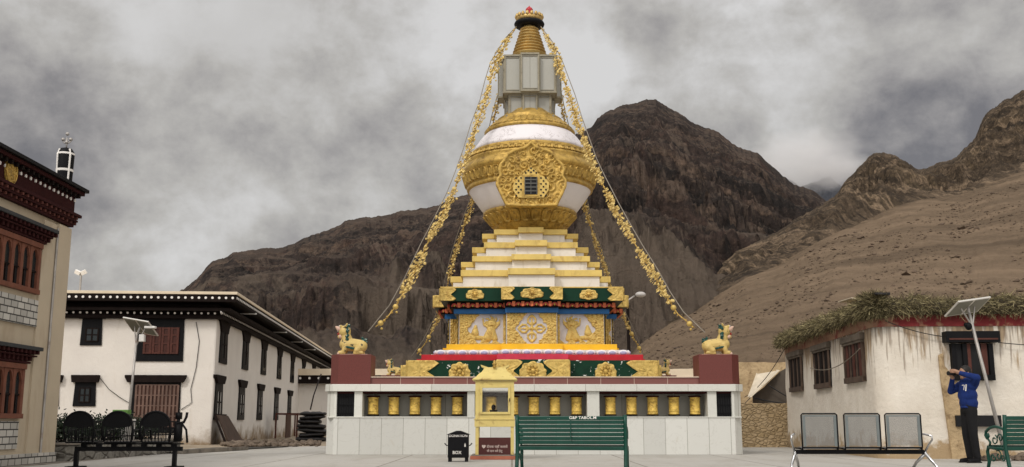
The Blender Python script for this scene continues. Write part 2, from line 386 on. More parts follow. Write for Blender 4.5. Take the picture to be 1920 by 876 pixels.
def remeshed(Mo, name, mat, parent, voxel=.012, smooth_it=4, local=False):   # union of the blobs as one continuous skin
    o = Mo.build(name, mat, parent, True, local=local)
    r = o.modifiers.new('r', 'REMESH'); r.mode = 'VOXEL'; r.voxel_size = voxel; r.use_smooth_shade = True
    sm = o.modifiers.new('s', 'SMOOTH'); sm.iterations = smooth_it; sm.factor = .6
    dg = bpy.context.evaluated_depsgraph_get(); me = bpy.data.meshes.new_from_object(o.evaluated_get(dg)); me.name = name
    o.modifiers.clear(); o.data = me
    me.polygons.foreach_set('use_smooth', [True]*len(me.polygons)); return o
def capsule(Mo, a, b, r0, r1, n=12):
    Mo.cyl(a, b, r0, r1, n); Mo.ball(a, r0, n); Mo.ball(b, r1, n)

# ---------------------------------------------------------------- noise for terrain
_rng = np.random.default_rng(11); _perm = _rng.permutation(4096); _gr = _rng.normal(size=(4096, 2)); _gr /= np.linalg.norm(_gr, axis=1)[:, None]
def perlin(x, y, seed=0):
    xi = np.floor(x).astype(int); yi = np.floor(y).astype(int); xf = x-xi; yf = y-yi
    def g(ix, iy):
        h = _perm[(_perm[(ix+seed*131) & 4095]+iy) & 4095]; return _gr[h]
    def dot(ix, iy, dx, dy): v = g(ix, iy); return v[..., 0]*dx+v[..., 1]*dy
    u = xf*xf*xf*(xf*(xf*6-15)+10); v = yf*yf*yf*(yf*(yf*6-15)+10)
    n00 = dot(xi, yi, xf, yf); n10 = dot(xi+1, yi, xf-1, yf); n01 = dot(xi, yi+1, xf, yf-1); n11 = dot(xi+1, yi+1, xf-1, yf-1)
    return (n00*(1-u)+n10*u)*(1-v)+(n01*(1-u)+n11*u)*v
def fbm(x, y, o=5, seed=0, gain=.5):
    s = 0; a = 1
    for i in range(o): s = s+a*perlin(x*2**i, y*2**i, seed+i); a *= gain
    return s
def ridged(x, y, o=5, seed=0, gain=.55):
    s = 0; a = 1
    for i in range(o): s = s+a*(1-2*np.abs(perlin(x*2**i, y*2**i, seed+i))); a *= gain
    return s/2

# ================================================================ SETTING
def npslope(py): v = (438-py)/F; return (math.sin(TH)+v*math.cos(TH))/(math.cos(TH)-v*math.sin(TH))
def npden(py): return math.cos(TH)-(438-py)/F*math.sin(TH)
def ridge_slope(u, pts, jit=0., seed=3):
    xs = np.array([p[0] for p in pts], float); ys = np.array([p[1] for p in pts], float)
    py = np.full_like(u, 450.)
    for _ in range(4): py = np.interp(u*F*npden(py)+960, xs, ys)
    if jit: py = py+jit*fbm(u*60, u*0+.3, 6, seed, .68)
    return npslope(py)
def mesh_from_grid(name, X, Y, Z, mat, smooth=True, attr=None, **kw):
    a, b = X.shape; me = bpy.data.meshes.new(name)
    co = np.stack([X, Y, Z], -1).reshape(-1, 3).astype(np.float32)
    i = np.arange(a-1)[:, None]*b+np.arange(b-1)[None, :]
    q = np.stack([i, i+1, i+b+1, i+b], -1).reshape(-1).astype(np.int32); nf = len(q)//4
    me.vertices.add(len(co)); me.vertices.foreach_set('co', co.ravel())
    me.loops.add(len(q)); me.loops.foreach_set('vertex_index', q)
    me.polygons.add(nf); me.polygons.foreach_set('loop_start', np.arange(nf, dtype=np.int32)*4); me.polygons.foreach_set('loop_total', np.full(nf, 4, np.int32))
    me.update(); me.validate(); me.materials.append(mat)
    me.polygons.foreach_set('use_smooth', [smooth]*nf)
    if attr is not None:
        at = me.attributes.new('rockiness', 'FLOAT', 'POINT'); at.data.foreach_set('value', attr.ravel().astype(np.float32))
    o = bpy.data.objects.new(name, me); COL.objects.link(o); return tag(o, **kw)

def rock_material(name, dk, md, lt, tint, scree, sc=1., tilt=(.25,.0,1.), stratn=.05, screeamt=1., attr=False):
    m, nt, bs = nodes(name); L = nt.links.new; co = objco(nt)
    # beds of rock: bands along a tilted direction, folded by slow noise
    dt = nt.nodes.new('ShaderNodeVectorMath'); dt.operation = 'DOT_PRODUCT'; L(co, dt.inputs[0]); dt.inputs[1].default_value = tilt
    w = mk_noise(nt, co, .0035*sc, 6, .6); w2 = mk_noise(nt, co, .03*sc, 7, .65)
    ph = mk_math(nt, 'ADD', mk_math(nt, 'MULTIPLY', dt.outputs['Value'], stratn*sc), mk_math(nt, 'MULTIPLY', w, 13.))
    ph = mk_math(nt, 'ADD', ph, mk_math(nt, 'MULTIPLY', w2, 1.6))
    n1 = nt.nodes.new('ShaderNodeTexNoise'); n1.noise_dimensions = '1D'; n1.inputs['Detail'].default_value = 6; n1.inputs['Scale'].default_value = 1.; n1.inputs['Roughness'].default_value = .65
    L(ph, n1.inputs['W']); band = n1.outputs['Fac']
    fine = mk_noise(nt, co, .12*sc, 8, .7, .3); med = mk_noise(nt, co, .018*sc, 7, .65, .6)
    c = mk_mix(nt, mk_range(nt, band, .34, .62), dk, md)
    c = mk_mix(nt, mk_range(nt, band, .56, .66, 0, .85), c, lt)
    c = mk_mix(nt, mk_range(nt, mk_noise(nt, co, .35*sc, 6, .75), .40, .60, 0, .55), c, dk)
    c = mk_mix(nt, mk_range(nt, med, .50, .68, 0, .6), c, tint)
    c = mk_mix(nt, mk_range(nt, fine, .38, .62, 0, .5), c, dk, 'MIX')
    c = mk_mix(nt, mk_range(nt, fine, .60, .76, 0, .45), c, lt)
    # thin runs of pale debris down the gullies, leaning to the left
    rt = nt.nodes.new('ShaderNodeMapping'); rt.inputs['Rotation'].default_value = (0, 0, R(-24)); L(co, rt.inputs[0])
    rn = mk_noise(nt, rt.outputs[0], .02*sc, 6, .62, .6, (1, .16, .16)); rid = mk_math(nt, 'ABSOLUTE', mk_math(nt, 'SUBTRACT', rn, .5), 0)
    c = mk_mix(nt, mk_math(nt, 'MULTIPLY', mk_range(nt, rid, .022, .004, 0, .6), mk_range(nt, med, .42, .56)), c, tuple(min(.5, x*1.5) for x in scree))
    fx = mk_noise(nt, co, .22*sc, 9, .8)
    c = mk_mix(nt, mk_range(nt, fx, .50, .62, 0, .7), c, tuple(x*.55 for x in dk)); c = mk_mix(nt, mk_range(nt, fx, .44, .34, 0, .55), c, lt)
    ge = nt.nodes.new('ShaderNodeNewGeometry'); sp = nt.nodes.new('ShaderNodeSeparateXYZ'); L(ge.outputs['Normal'], sp.inputs[0])
    # loose debris lies where the ground is less steep
    flat = mk_math(nt, 'ADD', sp.outputs['Z'], mk_math(nt, 'MULTIPLY', med, .35))
    if attr:
        at = nt.nodes.new('ShaderNodeAttribute'); at.attribute_name = 'rockiness'
        f = mk_range(nt, mk_math(nt, 'ADD', at.outputs['Fac'], mk_math(nt, 'MULTIPLY', mk_math(nt, 'SUBTRACT', med, .5), 1.2)), .35, .6, 1, 0)
        st = mk_noise(nt, rt.outputs[0], .07, 8, .72, .3, (1, .18, .3)); sf = mk_noise(nt, co, .6, 6, .75)
        sc_c = mk_mix(nt, mk_range(nt, st, .35, .68), tuple(x*.60 for x in scree), tuple(x*1.32 for x in scree))
        sc_c = mk_mix(nt, mk_range(nt, sf, .56, .70, 0, .55), sc_c, tuple(x*.35 for x in scree))
        c = mk_mix(nt, f, c, sc_c)
    else:
        c = mk_mix(nt, mk_range(nt, flat, .98, 1.10, 0, screeamt), c, scree)
    if not attr:    # aprons of debris round the foot of the mountain
        pz = nt.nodes.new('ShaderNodeSeparateXYZ'); L(co, pz.inputs[0]); lowz = mk_range(nt, pz.outputs['Z'], 20, 150, .14, -.22)
        c = mk_mix(nt, mk_range(nt, mk_math(nt, 'ADD', mk_noise(nt, rt.outputs[0], .012, 7, .65, .4, (1, .3, .3)), lowz), .50, .58, 0, .75), c, (.125,.098,.075))
    L(c, bs.inputs['Base Color']); bs.inputs['Roughness'].default_value = 1; bs.inputs['Specular IOR Level'].default_value = .1
    h = mk_math(nt, 'ADD', mk_math(nt, 'MULTIPLY', band, 1.3), mk_math(nt, 'ADD', mk_math(nt, 'MULTIPLY', fine, .8), mk_math(nt, 'MULTIPLY', mk_noise(nt, co, .5*sc, 7, .7), .35)))
    mk_bump(nt, bs, h, .8, 6./sc if not attr else 1.6)
    return m
rockA = rock_material('dark_layered_rock', (.022,.019,.018), (.075,.053,.044), (.17,.118,.085), (.105,.062,.048), (.095,.072,.056), 1., (.18,.1,1.), .035, .45)
rockB = rock_material('brown_layered_rock', (.028,.022,.017), (.125,.090,.060), (.29,.21,.14), (.15,.108,.064), (.175,.126,.084), 2.2, (.35,.1,1.), .04, attr=True)
rockF = pm('far_haze_blue_rock', (.035,.038,.048), 1, 0, .4, .01, .8, .03, bdist=12)  # blue of distance haze is put into the rock colour

RA = [(200,600),(300,566),(345,543),(362,528),(385,505),(400,492),(420,482),(445,472),(470,467),(500,465),(530,463),(560,452),(590,440),(620,428),(650,413),(680,408),(700,408),(750,399),(790,393),(820,385),(850,372),(880,362),(910,348),(950,322),(1000,290),(1060,262),(1090,248),(1108,240),(1120,222),(1135,212),(1160,200),(1195,193),(1220,187),(1230,187),(1245,196),(1270,210),(1300,231),(1322,240),(1345,246),(1365,262),(1385,277),(1405,281),(1422,290),(1450,314),(1480,340),(1500,350),(1530,360),(1560,385),(1620,430),(1700,480)]
def mountain_a():
    ncol, nrow = 900, 420
    u = np.linspace(-.42, .42, ncol); t = np.concatenate([np.linspace(0, 1, nrow), np.linspace(1.03, 1.5, 14)])
    U, T = np.meshgrid(u, t)
    Yf = 230+60*fbm(U*3, U*0, 2, 5); Yr = 1150+260*fbm(U*4+3, U*0, 3, 9)+250*np.clip(-U-.05, 0, 1)
    Y = Yf+(Yr-Yf)*T
    sr = ridge_slope(u, RA, 4.0)[None, :]; zr = CAMH+sr*Yr; zf = 1.0
    Tc = np.clip(T, 0, 1)
    prof = Tc**1.32
    env = np.clip(T*6, 0, 1)*np.clip((1-T)*2.6, 0, 1)
    # spurs running down and to the left, cut by gullies; all detail in metres on the ground
    X = U*Y; xs = X+.45*(Yr-Y); H = (zr-zf); k = np.clip(H/330, .3, 1.1)
    wx = .35*fbm(X/300, Y/300, 3, 21)
    sp1 = ridged(xs/330+wx, Y/620+wx, 4, 31, .5); sp2 = ridged(xs/105+wx, Y/170, 4, 41, .55); crag = ridged(X/34+wx, Y/42, 4, 51, .6); fine = ridged(X/9., Y/11., 3, 57, .6)
    def lim(base, n):       # nothing in front of the skyline may rise above it
        gap = np.maximum((CAMH+sr*Y-base)*.97, 2.5); return np.where(n > 0, gap*np.tanh(n/gap), n)
    N_ = env*k*(78*(sp1-.45)+30*(sp2-.4)+24*(crag-.4)+11*(ridged(X/17+wx, Y/20, 4, 58, .62)-.4)+6*fine)
    # beds of hard rock stand out as ledges
    fold = 46*fbm(X/420, Y/500, 3, 61)
    for step, am in ((46., .62), (15., .5)):
        zz = zf+H*prof+N_+.16*X+fold; led = zz/step-np.floor(zz/step); hard = np.clip(.5+1.6*fbm(X/160, zz/40, 2, 63), 0, 1); N_ = N_+env*hard*step*am*1.25*(led**4-led)
    Z = zf+H*prof+lim(zf+H*prof, N_)
    bk = T > 1; Z = np.where(bk, zr-(T-1)*H*2.2, Z)
    mesh_from_grid('mountain', U*Y, Y, Z, rockA, kind='structure')
mountain_a()

RB = [(1100,742),(1150,700),(1185,655),(1215,610),(1240,582),(1280,548),(1310,528),(1345,500),(1380,470),(1420,450),(1460,432),(1500,406),(1540,385),(1565,366),(1590,337),(1615,308),(1635,292),(1655,286),(1672,290),(1700,305),(1722,320),(1750,312),(1795,296),(1815,270),(1828,258),(1838,232),(1855,208),(1885,188),(1920,170),(1990,140),(2100,110),(2400,60)]
SB = [(1100,744),(1150,706),(1190,664),(1230,625),(1260,603),(1300,578),(1340,556),(1400,522),(1450,502),(1520,462),(1560,441),(1620,416),(1680,388),(1740,375),(1800,366),(1860,342),(1920,322),(2000,296),(2100,270),(2400,190)]
def mountain_b():
    ncol, n1, n2 = 620, 200, 240
    u = np.linspace(.075, .66, ncol)
    ss = ridge_slope(u, SB)[None, :]; sr = ridge_slope(u, RB, 5.0, 5)[None, :]
    t1 = np.linspace(0, 1, n1); t2 = np.linspace(0, 1, n2)[1:]; t3 = np.linspace(.04, .6, 12)
    U1, T1 = np.meshgrid(u, t1); U2, T2 = np.meshgrid(u, t2); U3, T3 = np.meshgrid(u, t3)
    Yf = 62+0*u[None, :]; Ys = 300+60*fbm(u*6, u*0, 2, 4)[None, :]+320*np.clip(u-.1, 0, 1)[None, :]; Yr = Ys+260+120*fbm(u*5, u*0+7, 2, 8)[None, :]
    zs = CAMH+ss*Ys; zr = CAMH+sr*Yr; zf = -.6+0*zs
    Y1 = Yf+(Ys-Yf)*T1; Z1 = zf+(zs-zf)*T1**1.12+np.clip(T1*5, 0, 1)*(1.6*fbm(U1*14+T1*2, T1*3, 5, 14)+.5*fbm(U1*90, T1*40, 4, 15))*(.25+T1)
    Y2 = Ys+(Yr-Ys)*T2; H2 = zr-zs
    env = np.clip(T2*7, 0, 1)*np.clip((1-T2)*2.4, 0, 1)
    amp = np.clip(H2, 8, 90)
    X2 = U2*Y2; xs = X2+.35*(Yr-Y2); wx = .35*fbm(X2/120, Y2/120, 3, 71)
    B2 = zs+H2*T2**1.05; N2 = env*amp/60*(20*(ridged(xs/120+wx, Y2/200, 4, 81)-.42)+14*(ridged(xs/38+wx, Y2/52, 4, 91, .6)-.4)+9*(ridged(X2/12, Y2/14, 4, 95, .6)-.4))
    for step, am in ((20., .55), (7., .5)):
        zz = B2+N2+.2*X2+16*fbm(X2/140, Y2/160, 3, 97); led = zz/step-np.floor(zz/step); hard = np.clip(.5+1.6*fbm(X2/60, zz/20, 2, 63), 0, 1); N2 = N2+env*hard*step*am*(led**4-led)
    gap = np.maximum((CAMH+sr*Y2-B2)*.95, 1.2); Z2 = B2+np.where(N2 > 0, gap*np.tanh(N2/gap), N2)
    Y3 = Yr+T3*300; Z3 = zr-T3*H2.clip(40)*1.6
    U = np.vstack([U1, U2, U3]); Y = np.vstack([Y1, Y2, Y3]); Z = np.vstack([Z1, Z2, Z3])
    A = np.vstack([np.clip((T1-.80)*2.2, 0, .42)+0*U1, .62+.3*np.clip(T2*3, 0, 1)+0*U2, 1+0*U3])
    mesh_from_grid('hillside', U*Y, Y, Z, rockB, kind='structure', attr=A)
    # loose stones on the scree, placed on its surface
    rng = np.random.default_rng(5); mb = M(); n = 11000
    us = rng.uniform(.10, .60, n); ts = rng.uniform(0, 1, n)**1.7*.9+.008
    keep = fbm(us*14, ts*9, 3, 77) > -.12
    for uu, tt in zip(us[keep], ts[keep]):
        i = int(tt*(n1-1)); j = int((uu-u[0])/(u[-1]-u[0])*(ncol-1))
        y = Y1[i, j]; z = Z1[i, j]; r = rng.lognormal(-2.15, .55)*(.55+y/200.); r = min(r, 1.1); x = u[j]*y
        p = [Vector(rng.normal(size=3)*.16) for _ in range(6)]
        vs = [Vector((x, y, z+r*.15))+Vector((a*r, b*r, c*r*.6))+q_*r for (a, b, c), q_ in zip(((1,0,0),(0,1,0),(-1,0,0),(0,-1,0),(0,0,1),(0,0,-1)), p)]
        mb.add(vs, [(0,1,4),(1,2,4),(2,3,4),(3,0,4),(1,0,5),(2,1,5),(3,2,5),(0,3,5)])
    mb.build('scree_boulders', pm('scree_stone', (.11,.08,.058), 1, 0, .5, .3, .5, 3, spec=.1), kind='stuff')
mountain_b()
def far_peak(pts, Yr, depth, wid, name, seed):
    u0 = (pts[0][0]-960)/F; u1 = (pts[-1][0]-960)/F
    u = np.linspace(u0, u1, 160); t = np.linspace(0, 1.4, 90); U, T = np.meshgrid(u, t)
    s = ridge_slope(u, pts, 3., seed)[None, :]; Y = Yr-depth*(1-T); zr = CAMH+s*Yr
    Z = zr-(1-T)*depth*.62+np.clip((1-T)*5, 0, 1)*depth*.10*(ridged(U*40+T, T*3, 5, seed)-.4)
    Z = np.where(T > 1, zr-(T-1)*depth*.7, Z)
    mesh_from_grid(name, U*Y, Y, Z, rockF, kind='structure')
far_peak([(1280,470),(1350,372),(1385,345),(1415,330),(1440,322),(1462,330),(1480,338),(1500,348),(1520,341),(1538,334),(1546,333),(1556,330),(1568,340),(1580,352),(1600,372),(1650,400),(1800,440),(1900,520)], 2600, 900, 0, 'far_mountain', 13)

def mist():
    """low cloud caught between the two mountains, in front of the far peak"""
    m = bpy.data.materials.new('cloud_mist'); m.use_nodes = True; nt = m.node_tree; nt.nodes.clear()
    out = nt.nodes.new('ShaderNodeOutputMaterial'); pv = nt.nodes.new('ShaderNodeVolumePrincipled')
    setc(pv.inputs['Color'], (.93,.93,.94)); pv.inputs['Anisotropy'].default_value = .2
    tc = nt.nodes.new('ShaderNodeTexCoord'); co = tc.outputs['Object']
    ln = nt.nodes.new('ShaderNodeVectorMath'); ln.operation = 'LENGTH'; nt.links.new(co, ln.inputs[0])
    n = mk_noise(nt, co, 1.7, 5, .6, .5)
    d = mk_math(nt, 'ADD', mk_math(nt, 'MULTIPLY', n, 1.5), mk_math(nt, 'MULTIPLY', ln.outputs['Value'], -1.4))
    nt.links.new(mk_range(nt, d, -.30, .35, 0, .02), pv.inputs['Density']); nt.links.new(pv.outputs[0], out.inputs['Volume'])
    for i, (px, py, Y, rx, rz) in enumerate([(1508,300,1680,150,80),(1575,318,1700,80,40)]):
        p = P(px, py, Y); b = M(); b.ball((0,0,0), 1, 24)
        o = b.build('cloud', m, None, True, kind='stuff'); o.location = p; o.scale = (rx, 70, rz)
mist()

# ground: one sheet, gentle earth; the paved court is a slab on top of it
def ground():
    m, nt, bs = nodes('dusty_earth'); co = objco(nt)
    c = mk_mix(nt, mk_range(nt, mk_noise(nt, co, .8, 7, .7), .3, .7), (.20,.15,.10), (.36,.30,.22))
    c = mk_mix(nt, mk_range(nt, mk_noise(nt, co, 6, 6, .7), .56, .72), c, (.12,.09,.06))
    nt.links.new(c, bs.inputs['Base Color']); bs.inputs['Roughness'].default_value = 1; mk_bump(nt, bs, mk_noise(nt, co, 7, 8, .7), .8, .05)
    xs = np.concatenate([-np.geomspace(3500, 20, 20), np.linspace(-18, 18, 60), np.geomspace(20, 3500, 20)])
    ys = np.concatenate([np.linspace(-30, 28, 10), np.linspace(29, 62, 60), np.geomspace(66, 4200, 30)])
    X, Y = np.meshgrid(xs, ys); near = np.clip((Y-28)/6, 0, 1)*(Y < 64)
    Z = -.03+near*.05*fbm(X*1.1, Y*1.1, 4, 2)
    mesh_from_grid('ground', X, Y, Z, m, kind='structure')
    # paved court
    m, nt, bs = nodes('court_paving'); co = objco(nt); L = nt.links.new
    br = nt.nodes.new('ShaderNodeTexBrick'); L(co, br.inputs['Vector']); br.offset = 0; br.inputs['Scale'].default_value = 1
    br.inputs['Brick Width'].default_value = 2.4; br.inputs['Row Height'].default_value = 2.4; br.inputs['Mortar Size'].default_value = .022
    setc(br.inputs['Color1'], (.37,.36,.335)); setc(br.inputs['Color2'], (.43,.415,.385)); setc(br.inputs['Mortar'], (.14,.125,.105))
    c = mk_mix(nt, mk_range(nt, mk_noise(nt, co, .5, 8, .7, .4), .35, .7, 0, .45), br.outputs['Color'], (.36,.335,.29))
    c = mk_mix(nt, mk_range(nt, mk_noise(nt, co, 1.6, 9, .75, .2), .53, .70, 0, .7), c, (.27,.24,.195))
    c = mk_mix(nt, mk_range(nt, mk_noise(nt, co, 40, 3, .7), .45, .7, 0, .25), c, (.26,.24,.20))
    c = mk_mix(nt, mk_range(nt, mk_noise(nt, co, .9, 8, .7, .6, (1, .28, 1)), .50, .66, 0, .5), c, (.25,.225,.185))
    L(c, bs.inputs['Base Color']); bs.inputs['Roughness'].default_value = .75; mk_bump(nt, bs, mk_noise(nt, co, 25, 6, .7), .25, .01)
    b = M(); poly = [(-8.9,-12),(17,-12),(17,22.4),(8.3,23.6),(8.7,33.2),(6,33.6),(-5,35.5),(-9.6,31.6),(-8.9,27)]
    b.prism(poly, lambda x, y: (x, y, -.2), lambda x, y: (x, y, .0)); b.build('courtyard', m, kind='structure')
    b = M(); b.box(-12.5, -8.72, 8, 30, -.1, .004); b.build('pavement_edge', concrete_dark, kind='structure')
ground()

# ================================================================ STUPA
D1 = 25.5; HW = 5.1; D2 = D1+HW; CX = Xp(1002, 853, D1)
def rpx(hp, py, Y): return hp*Y/F/den(py)                 # half width in metres of hp pixels at depth Y
def half_at_front(hp, py): a = hp/F/den(py); return a*D2/(1+a)  # half size of a square whose own front face shows hp
# --- relief helpers
def curls(X, Z, seed, n, r0, r1, box):
    rng = np.random.default_rng(seed); H = np.zeros_like(X)
    got = []
    for _ in range(n*6):
        cx = rng.uniform(box[0], box[1]); cz = rng.uniform(box[2], box[3]); r = rng.uniform(r0, r1); s = rng.choice([-1, 1]); ph = rng.uniform(0, 6.3)
        if len(got) > n or any((cx-a)**2+(cz-b_)**2 < (.62*(r+q))**2 for a, b_, q in got): continue
        got.append((cx, cz, r))
        d = np.hypot(X-cx, Z-cz)/r; th = np.arctan2(Z-cz, X-cx)
        h = np.where(d < 1, (1-d**4)*(.5+.5*np.cos(8.5*d+s*th+ph))*(.75+.25*np.exp(-9*d*d)), 0); H = np.maximum(H, h)
    return H
def relief_patch(poly, y0, thick, seed, name, mat, parent, c=None, nr=10, na=64, amp=.03, curl=.09, rim=True, axis='y', dens=1.0, sgn=-1):
    """a carved plaque: star-shaped outline (local x,z), standing thick proud of the plane y0, facing sgn"""
    P2 = np.array(poly, float); c = P2.mean(0) if c is None else np.array(c, float)
    nxt = np.roll(P2, -1, 0); seg = np.hypot(*(nxt-P2).T); cum = np.concatenate([[0], np.cumsum(seg)]); tt = np.linspace(0, cum[-1], na, endpoint=False)
    B = np.array([P2[k]+(nxt[k]-P2[k])*((t_-cum[k])/seg[k]) for t_ in tt for k in [min(np.searchsorted(cum, t_, 'right')-1, len(seg)-1)]])
    rr = np.linspace(0, 1, nr+1)[1:]
    X = c[0]+(B[:, 0]-c[0])[None]*rr[:, None]; Z = c[1]+(B[:, 1]-c[1])[None]*rr[:, None]
    bx = (P2[:, 0].min(), P2[:, 0].max(), P2[:, 1].min(), P2[:, 1].max()); area = (bx[1]-bx[0])*(bx[3]-bx[2])
    H = curls(X, Z, seed, int(max(4, dens*1.6*area/curl**2)), curl*.6, curl*1.2, bx)*amp
    if rim: H = np.where(rr[:, None] > .93, amp*.9, H)
    b = M(); vs = []
    def pt(x, z, h): return (x, y0+sgn*(thick+h), z) if axis == 'y' else (y0+sgn*(thick+h), x, z)
    for i in range(nr):
        for j in range(na): vs.append(pt(X[i, j], Z[i, j], H[i, j]))
    for j in range(na): vs.append(pt(X[-1, j], Z[-1, j], -thick))
    vs.append(pt(c[0], c[1], amp*.5)); ci = len(vs)-1
    fs = [(i*na+j, i*na+(j+1)%na, (i+1)*na+(j+1)%na, (i+1)*na+j) for i in range(nr) for j in range(na)]+[(ci, (j+1)%na, j) for j in range(na)]
    b.add(vs, fs); return b.build(name, mat, parent, True)
def cross_boxes(b, s, bay, L, z0, z1, mi=None):       # square plus projecting bays on the four sides
    b.box(CX-s, CX+s, D2-s, D2+s, z0, z1, mi)
    b.box(CX-bay, CX+bay, D2-L, D2-s, z0, z1, mi); b.box(CX-bay, CX+bay, D2+s, D2+L, z0, z1, mi)
    b.box(CX-L, CX-s, D2-bay, D2+bay, z0, z1, mi); b.box(CX+s, CX+L, D2-bay, D2+bay, z0, z1, mi)
def tier(hs, hb, ho, y_top, y_bot):                   # measured half widths (square, bay, outermost) -> metres
    ym = (y_top+y_bot)/2; s = half_at_front(hs, ym); 
    bay = rpx(hb, ym, D2-s*1.13); L = rpx(ho, ym, D2-bay) if ho else s*1.13
    return s, bay, L, Zp(y_top, D2-s), Zp(y_bot, D2-s)

stupa = empty('stupa', (CX, D2, 1.69), label='tall gold and white Buddhist stupa on the marble prayer wheel platform', cat='stupa')
ZP = 1.69
# tiers, bottom to top: (part, material, square, bay, outer, ytop, ybot)
T_green = tier(235, 70, 242, 680, 707); T_red = tier(208, 65.6, 214, 667, 677); T_lot = tier(181, 60, 186, 658, 666.5)
T_ylw = tier(160, 58, 165, 648, 657.5); T_pan = tier(136.6, 47.6, 152, 590, 647); T_blue = tier(146, 49.7, 161, 578, 588.5)
T_dent = tier(157, 53, 172, 565, 578); T_corn = tier(171, 57.7, 181, 544, 564.5); T_thin = tier(146, 47, 152, 538, 543)
R4 = tier(128, 43, 145, 518, 538); S4 = tier(132.5, 44.5, 150, 506, 518); R3 = tier(105, 35.5, 121, 490, 506); S3 = tier(110.6, 37, 130, 480, 490.5)
R2 = tier(84, 29, 100, 465, 480); S2 = tier(88, 30.3, 109, 454, 465); R1 = tier(63.7, 22, 80, 440, 454); S1 = tier(69, 23.6, 90, 430, 440)
def put(name, T, mat, z0=None, z1=None, bevel=.006, parent=stupa, label=None, dL=0.):
    b = M(); cross_boxes(b, T[0], T[1], T[2]+dL, T[4] if z0 is None else z0, T[3] if z1 is None else z1)
    return b.build(name, mat, parent, bevel=bevel, label=label)
put('green_plinth', T_green, green_chip, z0=ZP-.02, z1=T_red[4])
put('plinth_footing', (T_green[0]+.06, T_green[1]+.03, T_green[2]+.06), white, z0=ZP-.01, z1=ZP+.10)
put('red_ledge', T_red, red, z1=T_lot[4]-.002); 
pr = T_red; b = M(); b.box(CX-pr[1]-.02, CX+pr[1]+.02, D2-pr[2]-.012, D2-pr[2], pr[4]+.003, T_lot[4]-.006); b.build('ledge_centre_panel', pinkred, stupa)
# lotus moulding: a white course with lilac petals
lm = put('lotus_course', (T_lot[0]-.05, T_lot[1]-.03, T_lot[2]-.05, T_lot[3], T_lot[4]), white, z0=T_lot[4], z1=T_ylw[4])
b = M(); b2 = M()
def petals_along(x0, x1, fix, z0, z1, face, w, bb, bi):
    n = max(1, round((x1-x0)/w)); w = (x1-x0)/n; h = z1-z0
    for i in range(n):
        c = x0+(i+.5)*w; zz = (z0+z1)/2
        for (B, sc, off) in ((bb, .50, .0), (bi, .34, .028)):
            p = {'f': (c, fix-off, zz-h*.08*(B is bi)), 'l': (fix-off, c, zz), 'r': (fix+off, c, zz)}[face]
            B.ball(p, 1, 10, sc=(w*sc, .05, h*sc*1.05) if face == 'f' else (.05, w*sc, h*sc*1.05))
s, bay, L = T_lot[0], T_lot[1], T_lot[2]
for (x0, x1, fx) in ((CX-bay, CX+bay, D2-L), (CX-s, CX-bay, D2-s), (CX+bay, CX+s, D2-s), (CX-L, CX-s, D2-bay), (CX+s, CX+L, D2-bay)):
    petals_along(x0, x1, fx, T_lot[4], T_ylw[4], 'f', .27, b, b2)
for y0, y1, dx in ((D2-bay, D2+bay, L), (D2-s, D2-bay, s), (D2+bay, D2+s, s)):
    petals_along(y0, y1, CX-dx, T_lot[4], T_ylw[4], 'l', .27, b, b2); petals_along(y0, y1, CX+dx, T_lot[4], T_ylw[4], 'r', .27, b, b2)
b.build('petal_row', white_lime, lm, True); b2.build('petal_centres', lilac, lm, True)
put('yellow_base_course', T_ylw, ylw, z1=T_pan[4]-.002)
pan = put('panel_storey', T_pan, white, z0=T_pan[4]-.004, z1=T_blue[4]+.01)
put('blue_beam', T_blue, blue, z1=T_dent[4]-.002)
# dentil course: dark with orange rosettes and red arches
dc = put('dentil_course', (T_dent[0]-.05, T_dent[1]-.03, T_dent[2]-.05, T_dent[3], T_dent[4]), dark, z1=T_corn[4]-.002)
def dent(x0, x1, fy, axis='y', sg=-1):
    n = max(1, round((x1-x0)/.235)); w = (x1-x0)/n; z0, z1 = T_dent[4]+.02, T_corn[4]-.03
    for i in range(n):
        c = x0+(i+.5)*w
        f = (lambda o: (lambda a, q: (a, fy+sg*o, q))) if axis == 'y' else (lambda o: (lambda a, q: (fy+sg*o, a, q)))
        zc = (z0+z1)/2; r = w*.34
        ring = [(c+r*math.cos(t), z0+.02+(z1-z0)*.72*math.sin(t)) for t in np.linspace(0, math.pi, 9)]
        inn = [(c+r*.55*math.cos(t), z0+.02+(z1-z0)*.42*math.sin(t)) for t in np.linspace(math.pi, 0, 9)]
        b.prism(ring+inn, f(.0), f(.07)); b2.prism([(c+w*.5-.035, z0), (c+w*.5+.035, z0), (c+w*.5+.045, z1), (c+w*.5-.045, z1)], f(.0), f(.085))
        b3.ball(f(.05)(c, z0+.05), .035, 8)
b, b2, b3 = M(), M(), M()
s, bay, L = T_dent[0]-.05, T_dent[1]-.03, T_dent[2]-.05
for a0, a1, fx in ((CX-bay, CX+bay, D2-L), (CX-s, CX-bay, D2-s), (CX+bay, CX+s, D2-s), (CX-L, CX-s, D2-bay), (CX+s, CX+L, D2-bay)): dent(a0, a1, fx)
for a0, a1, dx in ((D2-bay, D2+bay, L), (D2-s, D2-bay, s), (D2+bay, D2+s, s)): dent(a0, a1, CX-dx, 'x', -1); dent(a0, a1, CX+dx, 'x', 1)
b.build('arch_row', pm('dentil_red', (.36,.045,.03), .6, 0, .2, 9), dc); b2.build('bracket_row', orange, dc); b3.build('bead_row', gold, dc, True)
cb = put('green_cornice', T_corn, green, z1=T_thin[4])
put('cornice_capping', (T_thin[0]+.35, T_thin[1]+.1, T_thin[2]+.20), gold_lite, z0=T_thin[4], z1=T_thin[4]+.035)
